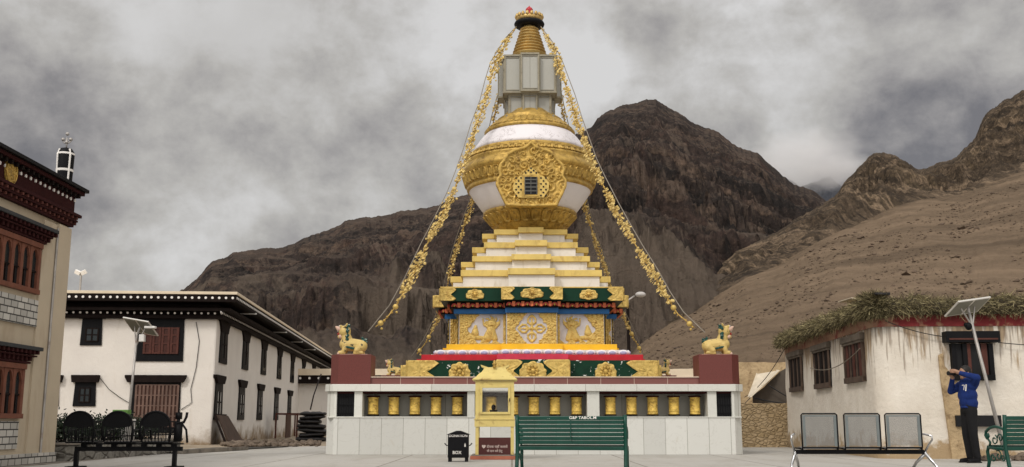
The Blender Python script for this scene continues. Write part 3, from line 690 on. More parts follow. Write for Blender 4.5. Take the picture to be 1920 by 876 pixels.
for nm, Rr, Ss, nz in (('lowest', R4, S4, None), ('second', R3, S3, None), ('third', R2, S2, None), ('top', R1, S1, None)):
    z0 = {'lowest': T_thin[4]+.033, 'second': S4[3]-.002, 'third': S3[3]-.002, 'top': S2[3]-.002}[nm]
    st = empty('step', (0,0,0)); st.parent = stupa
    r = M(); cross_boxes(r, Rr[0], Rr[1], Rr[2], z0, Ss[4]); r.build('riser', white, st, bevel=.006)
    r = M(); cross_boxes(r, Ss[0], Ss[1], Ss[2], Ss[4], Ss[3]-.004); r.build('tread_slab', ystep, st, bevel=.008)

# gold corner ornaments and flowers of the two green bands
def ornaments(T, z0, z1, parent, seed, big, flower_w):
    s, bay, L = T[0], T[1], T[2]; h = z1-z0; zc = (z0+z1)/2; k = seed
    def spear(xa, dirn, ln):   # corner piece: square at the corner, cusped towards the field
        return [(xa, z0), (xa+dirn*ln*.80, z0), (xa+dirn*ln*.98, z0+h*.16), (xa+dirn*ln*.80, z0+h*.34), (xa+dirn*ln*.62, zc), (xa+dirn*ln*.80, z1-h*.34), (xa+dirn*ln, z1-h*.12), (xa+dirn*ln*.84, z1), (xa, z1)]
    def lotus(c, w):
        pts = []
        for t in np.linspace(0, 2*math.pi, 36, endpoint=False):
            rr = .80+.20*abs(math.cos(4*t)); x = c+w*rr*math.cos(t)*(1.05 if math.sin(t) < -.2 else .85); z = zc+h*.44*rr*math.sin(t)
            pts.append((x, z))
        return pts
    ln = h*1.25*big
    for x0, x1, fy in ((CX-s, CX-bay, D2-s), (CX+bay, CX+s, D2-s), (CX-bay, CX+bay, D2-L)):
        isbay = fy < D2-s-.01
        for xa, dn in ((x0, 1), (x1, -1)):
            if not isbay and abs(abs(xa-CX)-bay) < .01: continue
            k += 1; relief_patch(spear(xa, dn, ln if not isbay else ln*.85), fy, .012, k, 'corner_ornament', gold_lite, parent, c=(xa+dn*ln*.35, zc), na=40, nr=7, amp=.035, curl=.09)
        k += 1; c = (x0+x1)/2 if isbay else (x0+x1)/2+( -.1 if x0 < CX-bay-.01 else .1)*0
        if not isbay: c = (x0+ln*.5+x1)/2 if x0 < CX-bay-.01 else (x0+x1-ln*.5)/2
        relief_patch(lotus(c, flower_w*(1.25 if isbay else 1)), fy, .02, k, 'lotus_flower', gold_lite, parent, c=(c, zc), na=48, nr=8, amp=.05, curl=.10, rim=False)
        bb = M(); bb.ball((c, fy-.05, zc), .055*big, 12, sc=(1, .7, 1)); 
        for t in range(8): a = t*math.pi/4+.2; bb.ball((c+math.cos(a)*h*.2, fy-.035, zc+math.sin(a)*h*.2), h*.085, 8, sc=(1,.8,1))
        bb.build('flower_heart', gold, parent, True)
    for sg in (-1, 1):       # flanks of the side bays and outer side faces
        xe = CX+sg*L; xs = CX+sg*s
        relief_patch([(min(xe,xs), z0), (max(xe,xs), z0), (max(xe,xs), z1), (min(xe,xs), z1)], D2-bay, .012, k+3, 'corner_ornament', gold_lite, parent, na=32, nr=5, amp=.03, curl=.09)
        for fx, a0, a1 in ((xs, D2-s, D2-bay), (xe, D2-bay, D2+bay), (xs, D2+bay, D2+s)):
            for ya, dn in ((a0, 1), (a1, -1)):
                if abs(abs(ya-D2)-bay) < .01 and fx == xs: continue
                k += 1; relief_patch(spear(ya, dn, ln*.85), fx, .012, k, 'corner_ornament', gold_lite, parent, c=(ya+dn*ln*.3, zc), na=32, nr=5, amp=.03, curl=.09, axis='x', sgn=sg)
ornaments(T_corn, T_corn[4]+.004, T_thin[4]-.004, cb, 100, 1.0, .30)
gp = [c for c in stupa.children if c.name.startswith('green_plinth')][0]
ornaments(T_green, ZP+.10, T_red[4]-.004, gp, 300, 1.15, .34)

# carved panels
def panel(name, x0, x1, z0, z1, y, hfun, parent, nx=90, nz=80, axis='y', sgn=-1):
    xs = np.linspace(x0, x1, nx); zs = np.linspace(z0, z1, nz); X, Z = np.meshgrid(xs, zs)
    H = hfun((X-x0)/(z1-z0), (Z-z0)/(z1-z0), (x1-x0)/(z1-z0))
    Hc = (H[:-1,:-1]+H[1:,:-1]+H[:-1,1:]+H[1:,1:])/4
    G = [[(X[i,j], y+sgn*(.004+H[i,j]), Z[i,j]) if axis == 'y' else (y+sgn*(.004+H[i,j]), X[i,j], Z[i,j]) for j in range(nx)] for i in range(nz)]
    b = M(); b.grid(G, mfun=lambda i, j: 0 if Hc[i, j] > .014 else 1); return b.build(name, [gold_lite, MATS.get('panel_ground') or pm('panel_ground', (.50,.475,.47), .7, 0, .1, 4, .2, 30)], parent, True)
def seg(U, V, ax, ay, bx, by, r0, r1):
    d = np.array([bx-ax, by-ay]); L2 = (d**2).sum(); t = np.clip(((U-ax)*d[0]+(V-ay)*d[1])/L2, 0, 1)
    dist = np.hypot(U-ax-t*d[0], V-ay-t*d[1]); r = r0+(r1-r0)*t; return np.where(dist < r, np.sqrt(np.clip(1-(dist/r)**2, 0, 1))*r*.55, 0)
def corners(U, V, W, seed, sides):
    H = np.zeros_like(U); m = np.full_like(U, -1.)
    for cx, cy in sides: m = np.maximum(m, 1-(np.abs(U-cx)+np.abs(V-cy)*.75)/.64)
    wob = .06*np.sin(U*23)*np.cos(V*19)
    c = curls(U, V, seed, 130, .07, .13, (0, W, 0, 1)); H = np.where(m+wob > .0, .02+c*.04, 0)
    for t in ((.06,.06),(.06,.94),(W-.06,.06),(W-.06,.94),(.2,.08),(W-.2,.08),(.07,.3),(W-.07,.7)):
        if any(abs(t[0]-a)+abs(t[1]-b_) < .5 for a, b_ in sides): H = np.maximum(H, seg(U, V, t[0], t[1], t[0]+.001, t[1], .04, .04)*1.6+.0)
    return H
def h_cross(U, V, W):
    H = corners(U, V, W, 5, [(0,0),(0,1),(W,0),(W,1)]); cx, cy = W/2, .5; H = np.maximum(H, np.where((U < .12)|(U > W-.12), .02+.03*curls(U,V,9,60,.04,.07,(0,W,0,1)), 0))
    H = np.maximum(H, seg(U, V, cx, cy, cx+.001, cy, .06, .06)*1.5)
    for dx, dy in ((1,0),(-1,0),(0,1),(0,-1)):
        H = np.maximum(H, seg(U, V, cx+dx*.05, cy+dy*.05, cx+dx*.16, cy+dy*.16, .05, .035)*1.2)
        for s in (-1, 1):
            px, py = -dy*s, dx*s
            pts = [(.14,.03),(.20,.12),(.30,.13),(.38,.07),(.44,.0)]
            for (a, b_), (c, d) in zip(pts[:-1], pts[1:]):
                H = np.maximum(H, seg(U, V, cx+dx*a+px*b_, cy+dy*a+py*b_, cx+dx*c+px*d, cy+dy*c+py*d, .042, .036)*1.6)
        H = np.maximum(H, seg(U, V, cx+dx*.17, cy+dy*.17, cx+dx*.40, cy+dy*.40, .042, .022)*1.6)
    return H
def h_lion(mir):
    def f(U, V, W):
        H = corners(U if not mir else W-U, V, W, 17 if mir else 23, [(0,0),(0,1)]); u = U if not mir else W-U
        H = np.maximum(H, np.where((V < .09+.05*np.sin(U*17))|(u < .22+.06*np.sin(V*19))|(u > W-.07), .02+.03*curls(U,V,31,150,.05,.09,(0,W,0,1)), 0))
        cx = W*.70
        H = np.maximum(H, seg(u, V, cx, .68, cx+.001, .68, .155, .155)*.8)                       # head
        for t in np.linspace(-.5, math.pi+.5, 9):
            a = (cx+.13*math.cos(t), .70+.13*math.sin(t)); b_ = (cx+(.25+.03*math.sin(5*t))*math.cos(t+.2), .70+(.24)*math.sin(t+.2)); H = np.maximum(H, seg(u, V, *a, *b_, .030, .014)*1.5)
        for ex in (-.055, .055): H = np.maximum(H, seg(u, V, cx+ex, .72, cx+ex+.001, .72, .025, .025)*3.2)
        H = np.where(np.hypot((u-cx)/1.5, V-.60) < .035, .02, H)
        H = np.maximum(H, seg(u, V, cx-.03, .52, cx-.16, .22, .12, .13)*.8); H = np.maximum(H, seg(u, V, cx+.02, .50, cx+.10, .20, .09, .10)*.8)
        H = np.maximum(H, seg(u, V, cx-.16, .25, cx-.36, .07, .08, .04)); H = np.maximum(H, seg(u, V, cx+.10, .25, cx+.05, .06, .075, .035)); H = np.maximum(H, seg(u, V, cx-.05, .2, cx-.12, .05, .06, .03))
        H = np.maximum(H, seg(u, V, cx-.10, .55, cx-.27, .66, .045, .035)*1.3); H = np.maximum(H, seg(u, V, cx-.27, .66, cx-.30, .86, .035, .03)*1.3)
        H = np.maximum(H, seg(u, V, cx+.10, .55, cx+.25, .70, .045, .035)*1.3); H = np.maximum(H, seg(u, V, cx+.25, .70, cx+.27, .88, .035, .02)*1.3)
        H = np.maximum(H, seg(u, V, W*.34, .38, W*.35, .60, .13, .06)*.8); H = np.maximum(H, seg(u, V, W*.22, .25, W*.50, .22, .10, .07)*.8)
        for t in np.linspace(0, 6, 9): H = np.maximum(H, seg(u, V, cx+.19*math.cos(t), .72+.17*math.sin(t), cx+.27*math.cos(t+.3), .72+.25*math.sin(t+.3), .045, .02)*1.1)
        return H+np.where(H > .015, .012*np.abs(np.sin(u*70+V*40)), 0)
    return f
def h_side(U, V, W): return corners(U, V, W, 47, [(0,0),(0,1)])+np.where(U < .3*W, .02+.03*curls(U, V, 49, 70, .05, .09, (0, W, 0, 1)), 0)*.6
s, bay, L = T_pan[0], T_pan[1], T_pan[2]; z0, z1 = T_pan[4], T_blue[4]-.0
panel('centre_panel', CX-bay+.02, CX+bay-.02, z0+.01, z1-.01, D2-L, h_cross, pan)
panel('lion_panel', CX-s+.02, CX-bay-.02, z0+.01, z1-.01, D2-s, h_lion(False), pan)
panel('lion_panel', CX+bay+.02, CX+s-.02, z0+.01, z1-.01, D2-s, h_lion(True), pan)
panel('side_panel', CX-L+.02, CX-s-.01, z0+.01, z1-.01, D2-bay, h_side, pan, 24, 60); panel('side_panel', CX+s+.01, CX+L-.02, z0+.01, z1-.01, D2-bay, h_side, pan, 24, 60)
for sg in (-1, 1):
    panel('side_panel', D2-s+.02, D2-bay-.02, z0+.01, z1-.01, CX+sg*s, h_lion(sg < 0), pan, 60, 50, 'x', sg); panel('side_panel', D2-bay+.02, D2+bay-.02, z0+.01, z1-.01, CX+sg*L, h_cross, pan, 60, 50, 'x', sg)

# dome
def ring(hp, py, Y=None): return (rpx(hp, py, D2), Zp(py, D2)+.0)
ZTOP = S1[3]
def prof(pts): return [(rpx(h, y, D2), Zp(y, D2)) for y, h in pts]
dome = empty('dome', (0,0,0)); dome.parent = stupa
cup = M(); cp = prof([(432,60),(428,66),(423,72),(417,77),(411,81.5),(407,84.5),(405,87),(402,87.5),(400,85.5)]); cp[0] = (cp[0][0], ZTOP-.01)
cup.lathe(cp, (CX, D2, 0), 96); cupo = cup.build('lotus_cup', gold, dome, True)
def petal_ring(n, pa, pb, wfac, thick, name, mat, parent, inset=.012):
    """raised lotus petals on a ring between profile points pa (bottom r,z) and pb (top r,z)"""
    b = M()
    for k in range(n):
        a0 = 2*math.pi*k/n; w = 2*math.pi/n*.53*wfac; G = []
        for i in range(15):
            t = i/14; G.append([])
            for j in range(13):
                q = j/6-1; wid = math.sqrt(max(0, 1-(2*t-1)**4)) ; a = a0+q*w*wid
                r = pa[0]+(pb[0]-pa[0])*t; z = pa[1]+(pb[1]-pa[1])*t
                e_ = max(abs(q), abs(2*t-1)**1.5); h = inset*.3+thick*(1.0 if .62 < e_ < .97 else (.0 if e_ >= .97 else (.35 if e_ > .3 else .75))); rr = r+h
                G[-1].append((CX+rr*math.cos(a), D2+rr*math.sin(a), z))
        b.grid(G)
    return b.build(name, mat, parent, True)
def pp(h, y): return (rpx(h, y, D2), Zp(y, D2))
petal_ring(26, (cp[1][0], cp[1][1]), (cp[5][0], cp[5][1]), .95, .08, 'cup_petals', gold, cupo)
wl = M(); wl.lathe(prof([(402,84),(396,90),(385,98),(374,106),(362,113.7),(359,115)]), (CX, D2, 0), 96); wl.build('lower_bowl', white_lime, dome, True)
gb = M(); gb.lathe(prof([(362,114),(361,117.5),(357,118.5),(354,117),(345,120),(333,123.5),(330,126.5),(325,127),(322,124.5),(318,123),(314,119),(311,121.5),(308,121),(306,117.5),(301,113.5),(297,110.5),(295,111.5),(292,110.5),(290,106)]), (CX, D2, 0), 96)
gbo = gb.build('gold_belt', gold, dome, True)
petal_ring(54, pp(117, 353), pp(123, 334), .98, .07, 'belt_petals', gold, gbo); petal_ring(54, pp(117.5, 306), pp(112, 298), .95, .06, 'belt_petals', gold, gbo)
up = M(); up.lathe(prof([(291,107.5),(284,104.5),(278,100.5),(270,95),(262,88.5),(256,82),(253,79)]), (CX, D2, 0), 96)
# crazed paint on the upper bowl
m_, nt_, bs_ = nodes('flaking_white_dome'); co_ = objco(nt_)
cr_ = mk_noise(nt_, co_, 3.2, 9, .72, 1.2); c_ = mk_math(nt_, 'ABSOLUTE', mk_math(nt_, 'SUBTRACT', cr_, .47), 0); msk = mk_range(nt_, mk_noise(nt_, co_, 1.8, 3), .45, .52)
c2_ = mk_mix(nt_, mk_math(nt_, 'MULTIPLY', mk_range(nt_, c_, .011, .003), msk), (.66,.63,.65), (.20,.17,.16)); nt_.links.new(c2_, bs_.inputs['Base Color']); bs_.inputs['Roughness'].default_value = .6
up.lathe(prof([(284,103.4)]) and prof([(283,103),(280,101)]), (CX, D2, 0), 96) if False else None
up.build('upper_bowl', m_, dome, True)
gc = M(); gc.lathe(prof([(256,81),(255,84),(251,85),(249,82),(243,75),(236,66),(230,60),(228,61),(226,58),(221,50),(214,44),(212,30)]), (CX, D2, 0), 96)
gco = gc.build('gold_shoulder', gold, dome, True)
petal_ring(40, pp(81, 248), pp(64, 233), .9, .03, 'shoulder_petals', gold, gco)
# ogee niche plaque in front of the dome
YN = D2-rpx(127, 325, D2)-.03
def cpx(zx, zy): return (Xp(840+zx/3.65, 200+zy/3.65, YN), Zp(200+zy/3.65, YN))
outline = [(568,236),(600,268),(650,282),(700,300),(735,325),(755,360),(790,395),(800,430),(790,472),(812,505),(812,540),(790,590),(765,640),(748,678),(570,684),(398,678),(378,640),(350,580),(326,530),(330,500),(352,470),(342,430),(352,395),(385,355),(402,322),(440,298),(490,280),(535,268)]
ol = [cpx(*p) for p in outline]
nic = relief_patch(ol, YN+.22, .18, 77, 'niche_plaque', gold, dome, c=cpx(570,480), nr=44, na=300, amp=.09, curl=.17, dens=1.6)
fb = M(); y0 = YN-.02
def cb2(x0, x1, yy0, yy1, ya, yb, B, mi=0):
    a = cpx(x0, yy1); c = cpx(x1, yy0); B.box(a[0], c[0], ya, yb, a[1], c[1], mi)
cb2(505, 625, 468, 618, y0-.05, y0+.06, fb); fb.build('window_frame', gold, nic, bevel=.01)
fb = M(); cb2(524, 611, 485, 605, y0-.062, y0-.05, fb); fb.build('window_opening', void, nic)
fb = M()
for zx in (526, 567, 608): 
    a = cpx(zx, 605); c = cpx(zx, 485); fb.bar((a[0], y0-.07, a[1]), (c[0], y0-.07, c[1]), .022, .02)
for zy in (505, 530, 556, 582): 
    a = cpx(524, zy); c = cpx(611, zy); fb.bar((a[0], y0-.072, a[1]), (c[0], y0-.072, c[1]), .02, .03)
fb.build('window_grille', pm('dark_grille', (.10,.10,.09), .5, .3), nic)
fb = M()
pl = [(568,415),(600,440),(625,470),(655,480),(690,520),(690,570),(655,625),(480,625),(445,575),(448,530),(485,480),(512,465),(540,440)]
fb.prism([cpx(*p) for p in pl], lambda a, c: (a, y0-.035, c), lambda a, c: (a, y0+.1, c)); fb.build('lattice_ground', gold_lite, nic)
fb = M()
for (zx, zy) in [(568,425),(550,441),(586,441),(532,457),(568,452),(604,457)]+[(466+dx*34+(r%2)*17, 492+r*20) for r in range(7) for dx in range(2) if 455 < 466+dx*34+(r%2)*17 < 505 and not (r == 6 and dx == 1)]+[(636+dx*34+(r%2)*17-0, 492+r*20) for r in range(7) for dx in range(2) if 630 < 636+dx*34+(r%2)*17 < 684]:
    c = cpx(zx, zy); w = .033; fb.prism([(c[0]-w, c[1]), (c[0], c[1]-w), (c[0]+w, c[1]), (c[0], c[1]+w)], lambda a, q: (a, y0-.045, q), lambda a, q: (a, y0-.035, q))
fb.build('lattice_holes', void, nic)

# harmika (marble box), spire, canopy, finial
CXh = CX
def Tb(h, y_, hb, ho): 
    s = half_at_front(h, y_); bay = rpx(hb, y_, D2-s); L = rpx(ho, y_, D2); return s, bay, L
har = empty('harmika', (0,0,0)); har.parent = stupa
s1_ = Tb(39, 195, 13.5, 45); s2_ = Tb(48, 140, 17, 57)
zA = Zp(222, D2-.6); zB = Zp(175, D2-s2_[0]); zC = Zp(103, D2-s2_[0])
def redent(s, bay, L, z0, z1, name, mat, fr, fmat):
    b = M(); cross_boxes(b, s, bay, L, z0, z1); o = b.build(name, mat, har, bevel=.006)
    f = M(); t = .045
    for (x0, x1, fy) in ((CX-bay, CX+bay, D2-L), (CX-s, CX-bay, D2-s), (CX+bay, CX+s, D2-s)):
        for q in (z0+.03, z1-.03): f.box(x0-.01, x1+.01, fy-t, fy+.01, q-.03, q+.03)
        for q in (z0+.10, z1-.10): f.box(x0+.06, x1-.06, fy-.02, fy+.01, q-.012, q+.012)
        for q in (x0+.02, x1-.02): f.box(q-.025, q+.025, fy-t*.8, fy+.01, z0+.06, z1-.06)
    for sg in (-1, 1):
        for (a0, a1, fx) in ((D2-bay, D2+bay, L), (D2-s, D2-bay, s), (D2+bay, D2+s, s)):
            X_ = CX+sg*fx
            for q in (z0+.03, z1-.03): f.box(min(X_, X_+sg*t), max(X_, X_+sg*t), a0-.011, a1+.011, q-.029, q+.029)
            for q in (a0+.02, a1-.02): f.box(min(X_, X_+sg*t*.8), max(X_, X_+sg*t*.8), q-.024, q+.024, z0+.06, z1-.06)
        xs = sorted((CX+sg*s, CX+sg*L))
        for q in (z0+.03, z1-.03): f.box(xs[0], xs[1]+0*sg, D2-bay-t, D2-bay+.01, q-.028, q+.028)
    f.build('moulding', fmat, o, bevel=.005)
trim = pm('weathered_marble_trim', (.25,.225,.165), .55, 0, .15, 5, .2, 40, (.14,.11,.07), 6, .55, .75)
redent(s1_[0], s1_[1], s1_[2], zA, zB+.01, 'lower_block', marble3, None, trim)
redent(s2_[0], s2_[1], s2_[2], zB, zC, 'upper_block', marble3, None, trim)
b = M(); cross_boxes(b, s1_[0]+.10, s1_[1]+.06, s1_[2]+.10, zA-.05, zA+.08); b.build('footing_slab', trim, har, bevel=.01)
sp = M(); y_ = 104; hh = 31.5; pts = []
n = 11
for k in range(n):
    t = k/(n-1); h = 33*(1-t)+14*t; y = 106-(106-46)*t; dy = 60/(n-1)*.5
    pts += [(y, h*.80), (y-dy*.2, h*.95), (y-dy*.55, h), (y-dy*.9, h*.95), (y-dy*1.15, h*.80), (y-dy*1.7, h*.76)]
pr_ = [(rpx(h, y, D2), Zp(y, D2)) for y, h in pts]; pr_[0] = (pr_[0][0], zC-.02)
sp.lathe(pr_, (CX, D2, 0), 48); sp.build('ringed_spire', gold_ring, stupa, True)
can = empty('canopy', (0,0,0)); can.parent = stupa
b = M(); b.lathe(prof([(52,12),(51.5,24),(49,27.5),(46,28.5),(43,27),(42,8)]), (CX, D2, 0), 48); b.build('canopy_skirt', black, can, True)
b = M(); b.lathe(prof([(43,18),(42,22),(38,24.5),(35,24),(33,21),(31,16),(29.5,8)]), (CX, D2, 0), 48, mod=lambda a, z: 1+.03*abs(math.sin(a*9)))
for k in range(18): a = 2*math.pi*k/18; r = rpx(24, 24, D2); b.ball((CX+r*math.cos(a), D2+r*math.sin(a), Zp(32.5, D2)), .055, 8, sc=(1,1,1.4))
b.build('crown', gold_ring, can, True)
b = M()
for k in range(12): a = 2*math.pi*k/12; r = rpx(15, 48, D2); b.ball((CX+r*math.cos(a), D2+r*math.sin(a), Zp(46, D2)), .05, 8)
b.build('bells', lampw, can, True)
b = M(); b.lathe(prof([(31,9),(27,7),(24,5.5),(21.5,6.5),(18.5,7),(15.5,5),(13,1.5),(11,.5)]), (CX, D2, 0), 20); b.build('finial', pm('red_finial', (.38,.02,.03), .4, 0, .15), can, True)

# ================================================================ PLATFORM
plat = empty('platform', (CX, D2, 0), label='pale marble platform with prayer wheel niches carrying the stupa', cat='platform')
XL, XR = Xp(608, 853, D1), Xp(1396, 853, D1); YB = D1+2*HW
zl = Zp(783, D1); zc0 = Zp(734, D1); zc1 = Zp(720.5, D1-.06)
def octa(x0, x1, y0, y1, c): return [(x0+c, y0), (x1-c, y0), (x1, y0+c), (x1, y1-c), (x1-c, y1), (x0+c, y1), (x0, y1-c), (x0, y0+c)]
def oct_prism(b, x0, x1, y0, y1, c, z0, z1): b.prism(octa(x0, x1, y0, y1, c), lambda x, y: (x, y, z0), lambda x, y: (x, y, z1))
b = M(); oct_prism(b, XL, XR, D1, YB, .20, -.1, zl); b.build('lower_wall', marble, plat, bevel=.008)
b = M(); b.box(XL+.03, XR-.03, D1-.02, D1+.7, zl-.004, zl+.022); b.build('niche_sill', marble2, plat, bevel=.005)
b = M(); oct_prism(b, XL-.05, XR+.05, D1-.07, YB+.07, .22, zc0, zc1); b.build('cap_slab', marble2, plat, bevel=.01)
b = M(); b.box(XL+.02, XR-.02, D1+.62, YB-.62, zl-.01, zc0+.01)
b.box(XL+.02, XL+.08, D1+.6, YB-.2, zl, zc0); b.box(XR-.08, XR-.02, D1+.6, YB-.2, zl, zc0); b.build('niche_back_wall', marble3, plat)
NP = [(608,622),(664,679),(876,890),(1101,1124),(1327,1344),(1380,1396)]
for k, (a, c) in enumerate(NP):
    b = M(); x0 = Xp(a, 760, D1); x1 = Xp(c, 760, D1)
    if k == 0: x0 = XL
    if k == 5: x1 = XR
    if k in (0, 5): b.prism([(x0 if k == 0 else x0, D1+.0 if k else D1+.2), ] and ([(XL, D1+.2), (XL+.2, D1+.004), (max(x1, XL+.26), D1+.004), (max(x1, XL+.26), D1+.62), (XL, D1+.62)] if k == 0 else [(XR, D1+.2), (XR-.2, D1+.004), (min(x0, XR-.26), D1+.004), (min(x0, XR-.26), D1+.62), (XR, D1+.62)]), lambda x, y: (x, y, zl+.02), lambda x, y: (x, y, zc0))
    else: b.box(x0, x1, D1+.006, D1+.63, zl+.02, zc0)
    b.build('pier', marble2, plat, bevel=.006)
for a, c in ((622, 664), (1344, 1380)):
    b = M(); b.box(Xp(a, 760, D1), Xp(c, 760, D1), D1+.10, D1+.14, zl+.02, zc0); o = b.build('grille_door', void, plat)
    b = M()
    x = Xp(a, 760, D1)+.04
    while x < Xp(c, 760, D1): b.bar((x, D1+.085, zl+.03), (x, D1+.085, zc0-.01), .016, .016); x += .06
    for zz in (zl+.1, zl+.3, zl+.5): b.bar((Xp(a, 760, D1), D1+.08, zz), (Xp(c, 760, D1), D1+.08, zz), .016, .016)
    b.build('grille_bars', black, o)
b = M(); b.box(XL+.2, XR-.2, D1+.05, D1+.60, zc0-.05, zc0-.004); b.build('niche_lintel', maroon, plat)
b = M(); zr1 = Zp(708, D1+.12); x0, x1 = Xp(672, 712, D1+.1), Xp(1333, 712, D1+.1)
b.box(x0, x1, D1+.10, D1+.32, zc1, zr1); b.box(XL+.12, XL+.34, D1+.95, YB-.95, zc1, zr1); b.box(XR-.34, XR-.12, D1+.95, YB-.95, zc1, zr1); b.box(XL+.9, XR-.9, YB-.32, YB-.10, zc1, zr1)
b.build('parapet', grn_cap, plat, bevel=.006)
b = M(); b.box(x0-.03, x1+.03, D1+.07, D1+.35, zr1, zr1+.022); b.build('parapet_edge', pm('pale_edge_strip', (.60,.48,.38), .6, 0, .1), plat)
zpd = Zp(664.5, D1+.05)
PED = []; ZR_ = Zp(706, YB)
for sx, (a, c, e) in ((-1, (617, 634, 695)), (1, (1388, 1373, 1311))):
    xo, xc, xi = Xp(a, 700, D1+.2), Xp(c, 700, D1+.03), Xp(e, 700, D1+.03); xo = xc+sx*.22
    for yb in (0, 1):
        b = M(); ya = D1+.03 if not yb else YB-.03; sy = 1 if not yb else -1
        poly = [(xi, ya), (xc, ya), (xo, ya+sy*.25), (xo, ya+sy*.85), (xi, ya+sy*.85)]
        if yb: xq = Xp(741 if sx < 0 else 1241, 690, YB-.45); poly = [(xq-.42, YB-.9), (xq+.42, YB-.9), (xq+.42, YB-.05), (xq-.42, YB-.05)]
        b.prism(poly, lambda x, y: (x, y, zc1), lambda x, y: (x, y, zpd if not yb else ZR_)); b.build('corner_pedestal', granite, plat, bevel=.008)
        PED.append(((xi+xo)/2, ya+sy*.42, zpd) if not yb else (Xp(741 if sx < 0 else 1241, 690, YB-.45), YB-.45, ZR_))

# prayer wheels
def wheel_proto():
    w = empty('prayer_wheel', (0,0,0), cat='prayer wheel', group='gold prayer wheels in the platform niches')
    H = zc0-zl
    b = M(); prof_ = [(.0,.075),(.115,.075),(.120,.085),(.120,.10),(.113,.105),(.113,.16),(.118,.165),(.118,.175),(.113,.18),(.113,.47),(.118,.475),(.118,.49),(.113,.495),(.113,.535),(.120,.54),(.120,.555),(.10,.56),(0,.56)]
    b.lathe(prof_[1:-1], (0,0,0), 40, mod=lambda a, z: 1+(.10*abs(math.sin(a*5+math.sin(z*34)*1.3))*(abs(math.sin(z*33))**.5) if .18 < z < .47 else 0)); b.build('drum', wheelgold, w, True, local=True)
    b = M(); b.lathe([(.13,.045),(.135,.055),(.135,.07),(.12,.076)], (0,0,0), 24); b.build('lower_rim', dark, w, local=True)
    b = M(); b.lathe([(.125,.558),(.15,.57),(.15,.59),(.12,.60)], (0,0,0), 24); b.build('upper_rim', maroon, w, local=True)
    b = M(); b.cyl((0,0,.0), (0,0,.69), .012, n=8); b.build('spindle', galv, w, local=True)
    return w
wx = [700,738.5,778,817.5,857.5, 921,962,1001,1040.5,1081, 1144.5,1184,1223.5,1263.5,1303]
bays = ['left bay of the platform', 'middle bay of the platform', 'right bay of the platform']
ordn = ['first from the left', 'second from the left', 'third from the left', 'fourth from the left', 'fifth and last']
wp = wheel_proto()
for i, x in enumerate(wx):
    o = wp if i == 0 else copy_tree(wp); o.location = (Xp(x, 760, D1+.33), D1+.33, zl+.01); o.rotation_euler = (0, 0, random.uniform(0, 6))
    s_ = (zc0-zl-.03)/.69; o.scale = (s_*1.27, s_*1.27, s_); o['label'] = 'embossed gold prayer wheel, %s in the %s' % (ordn[i%5], bays[i//5])

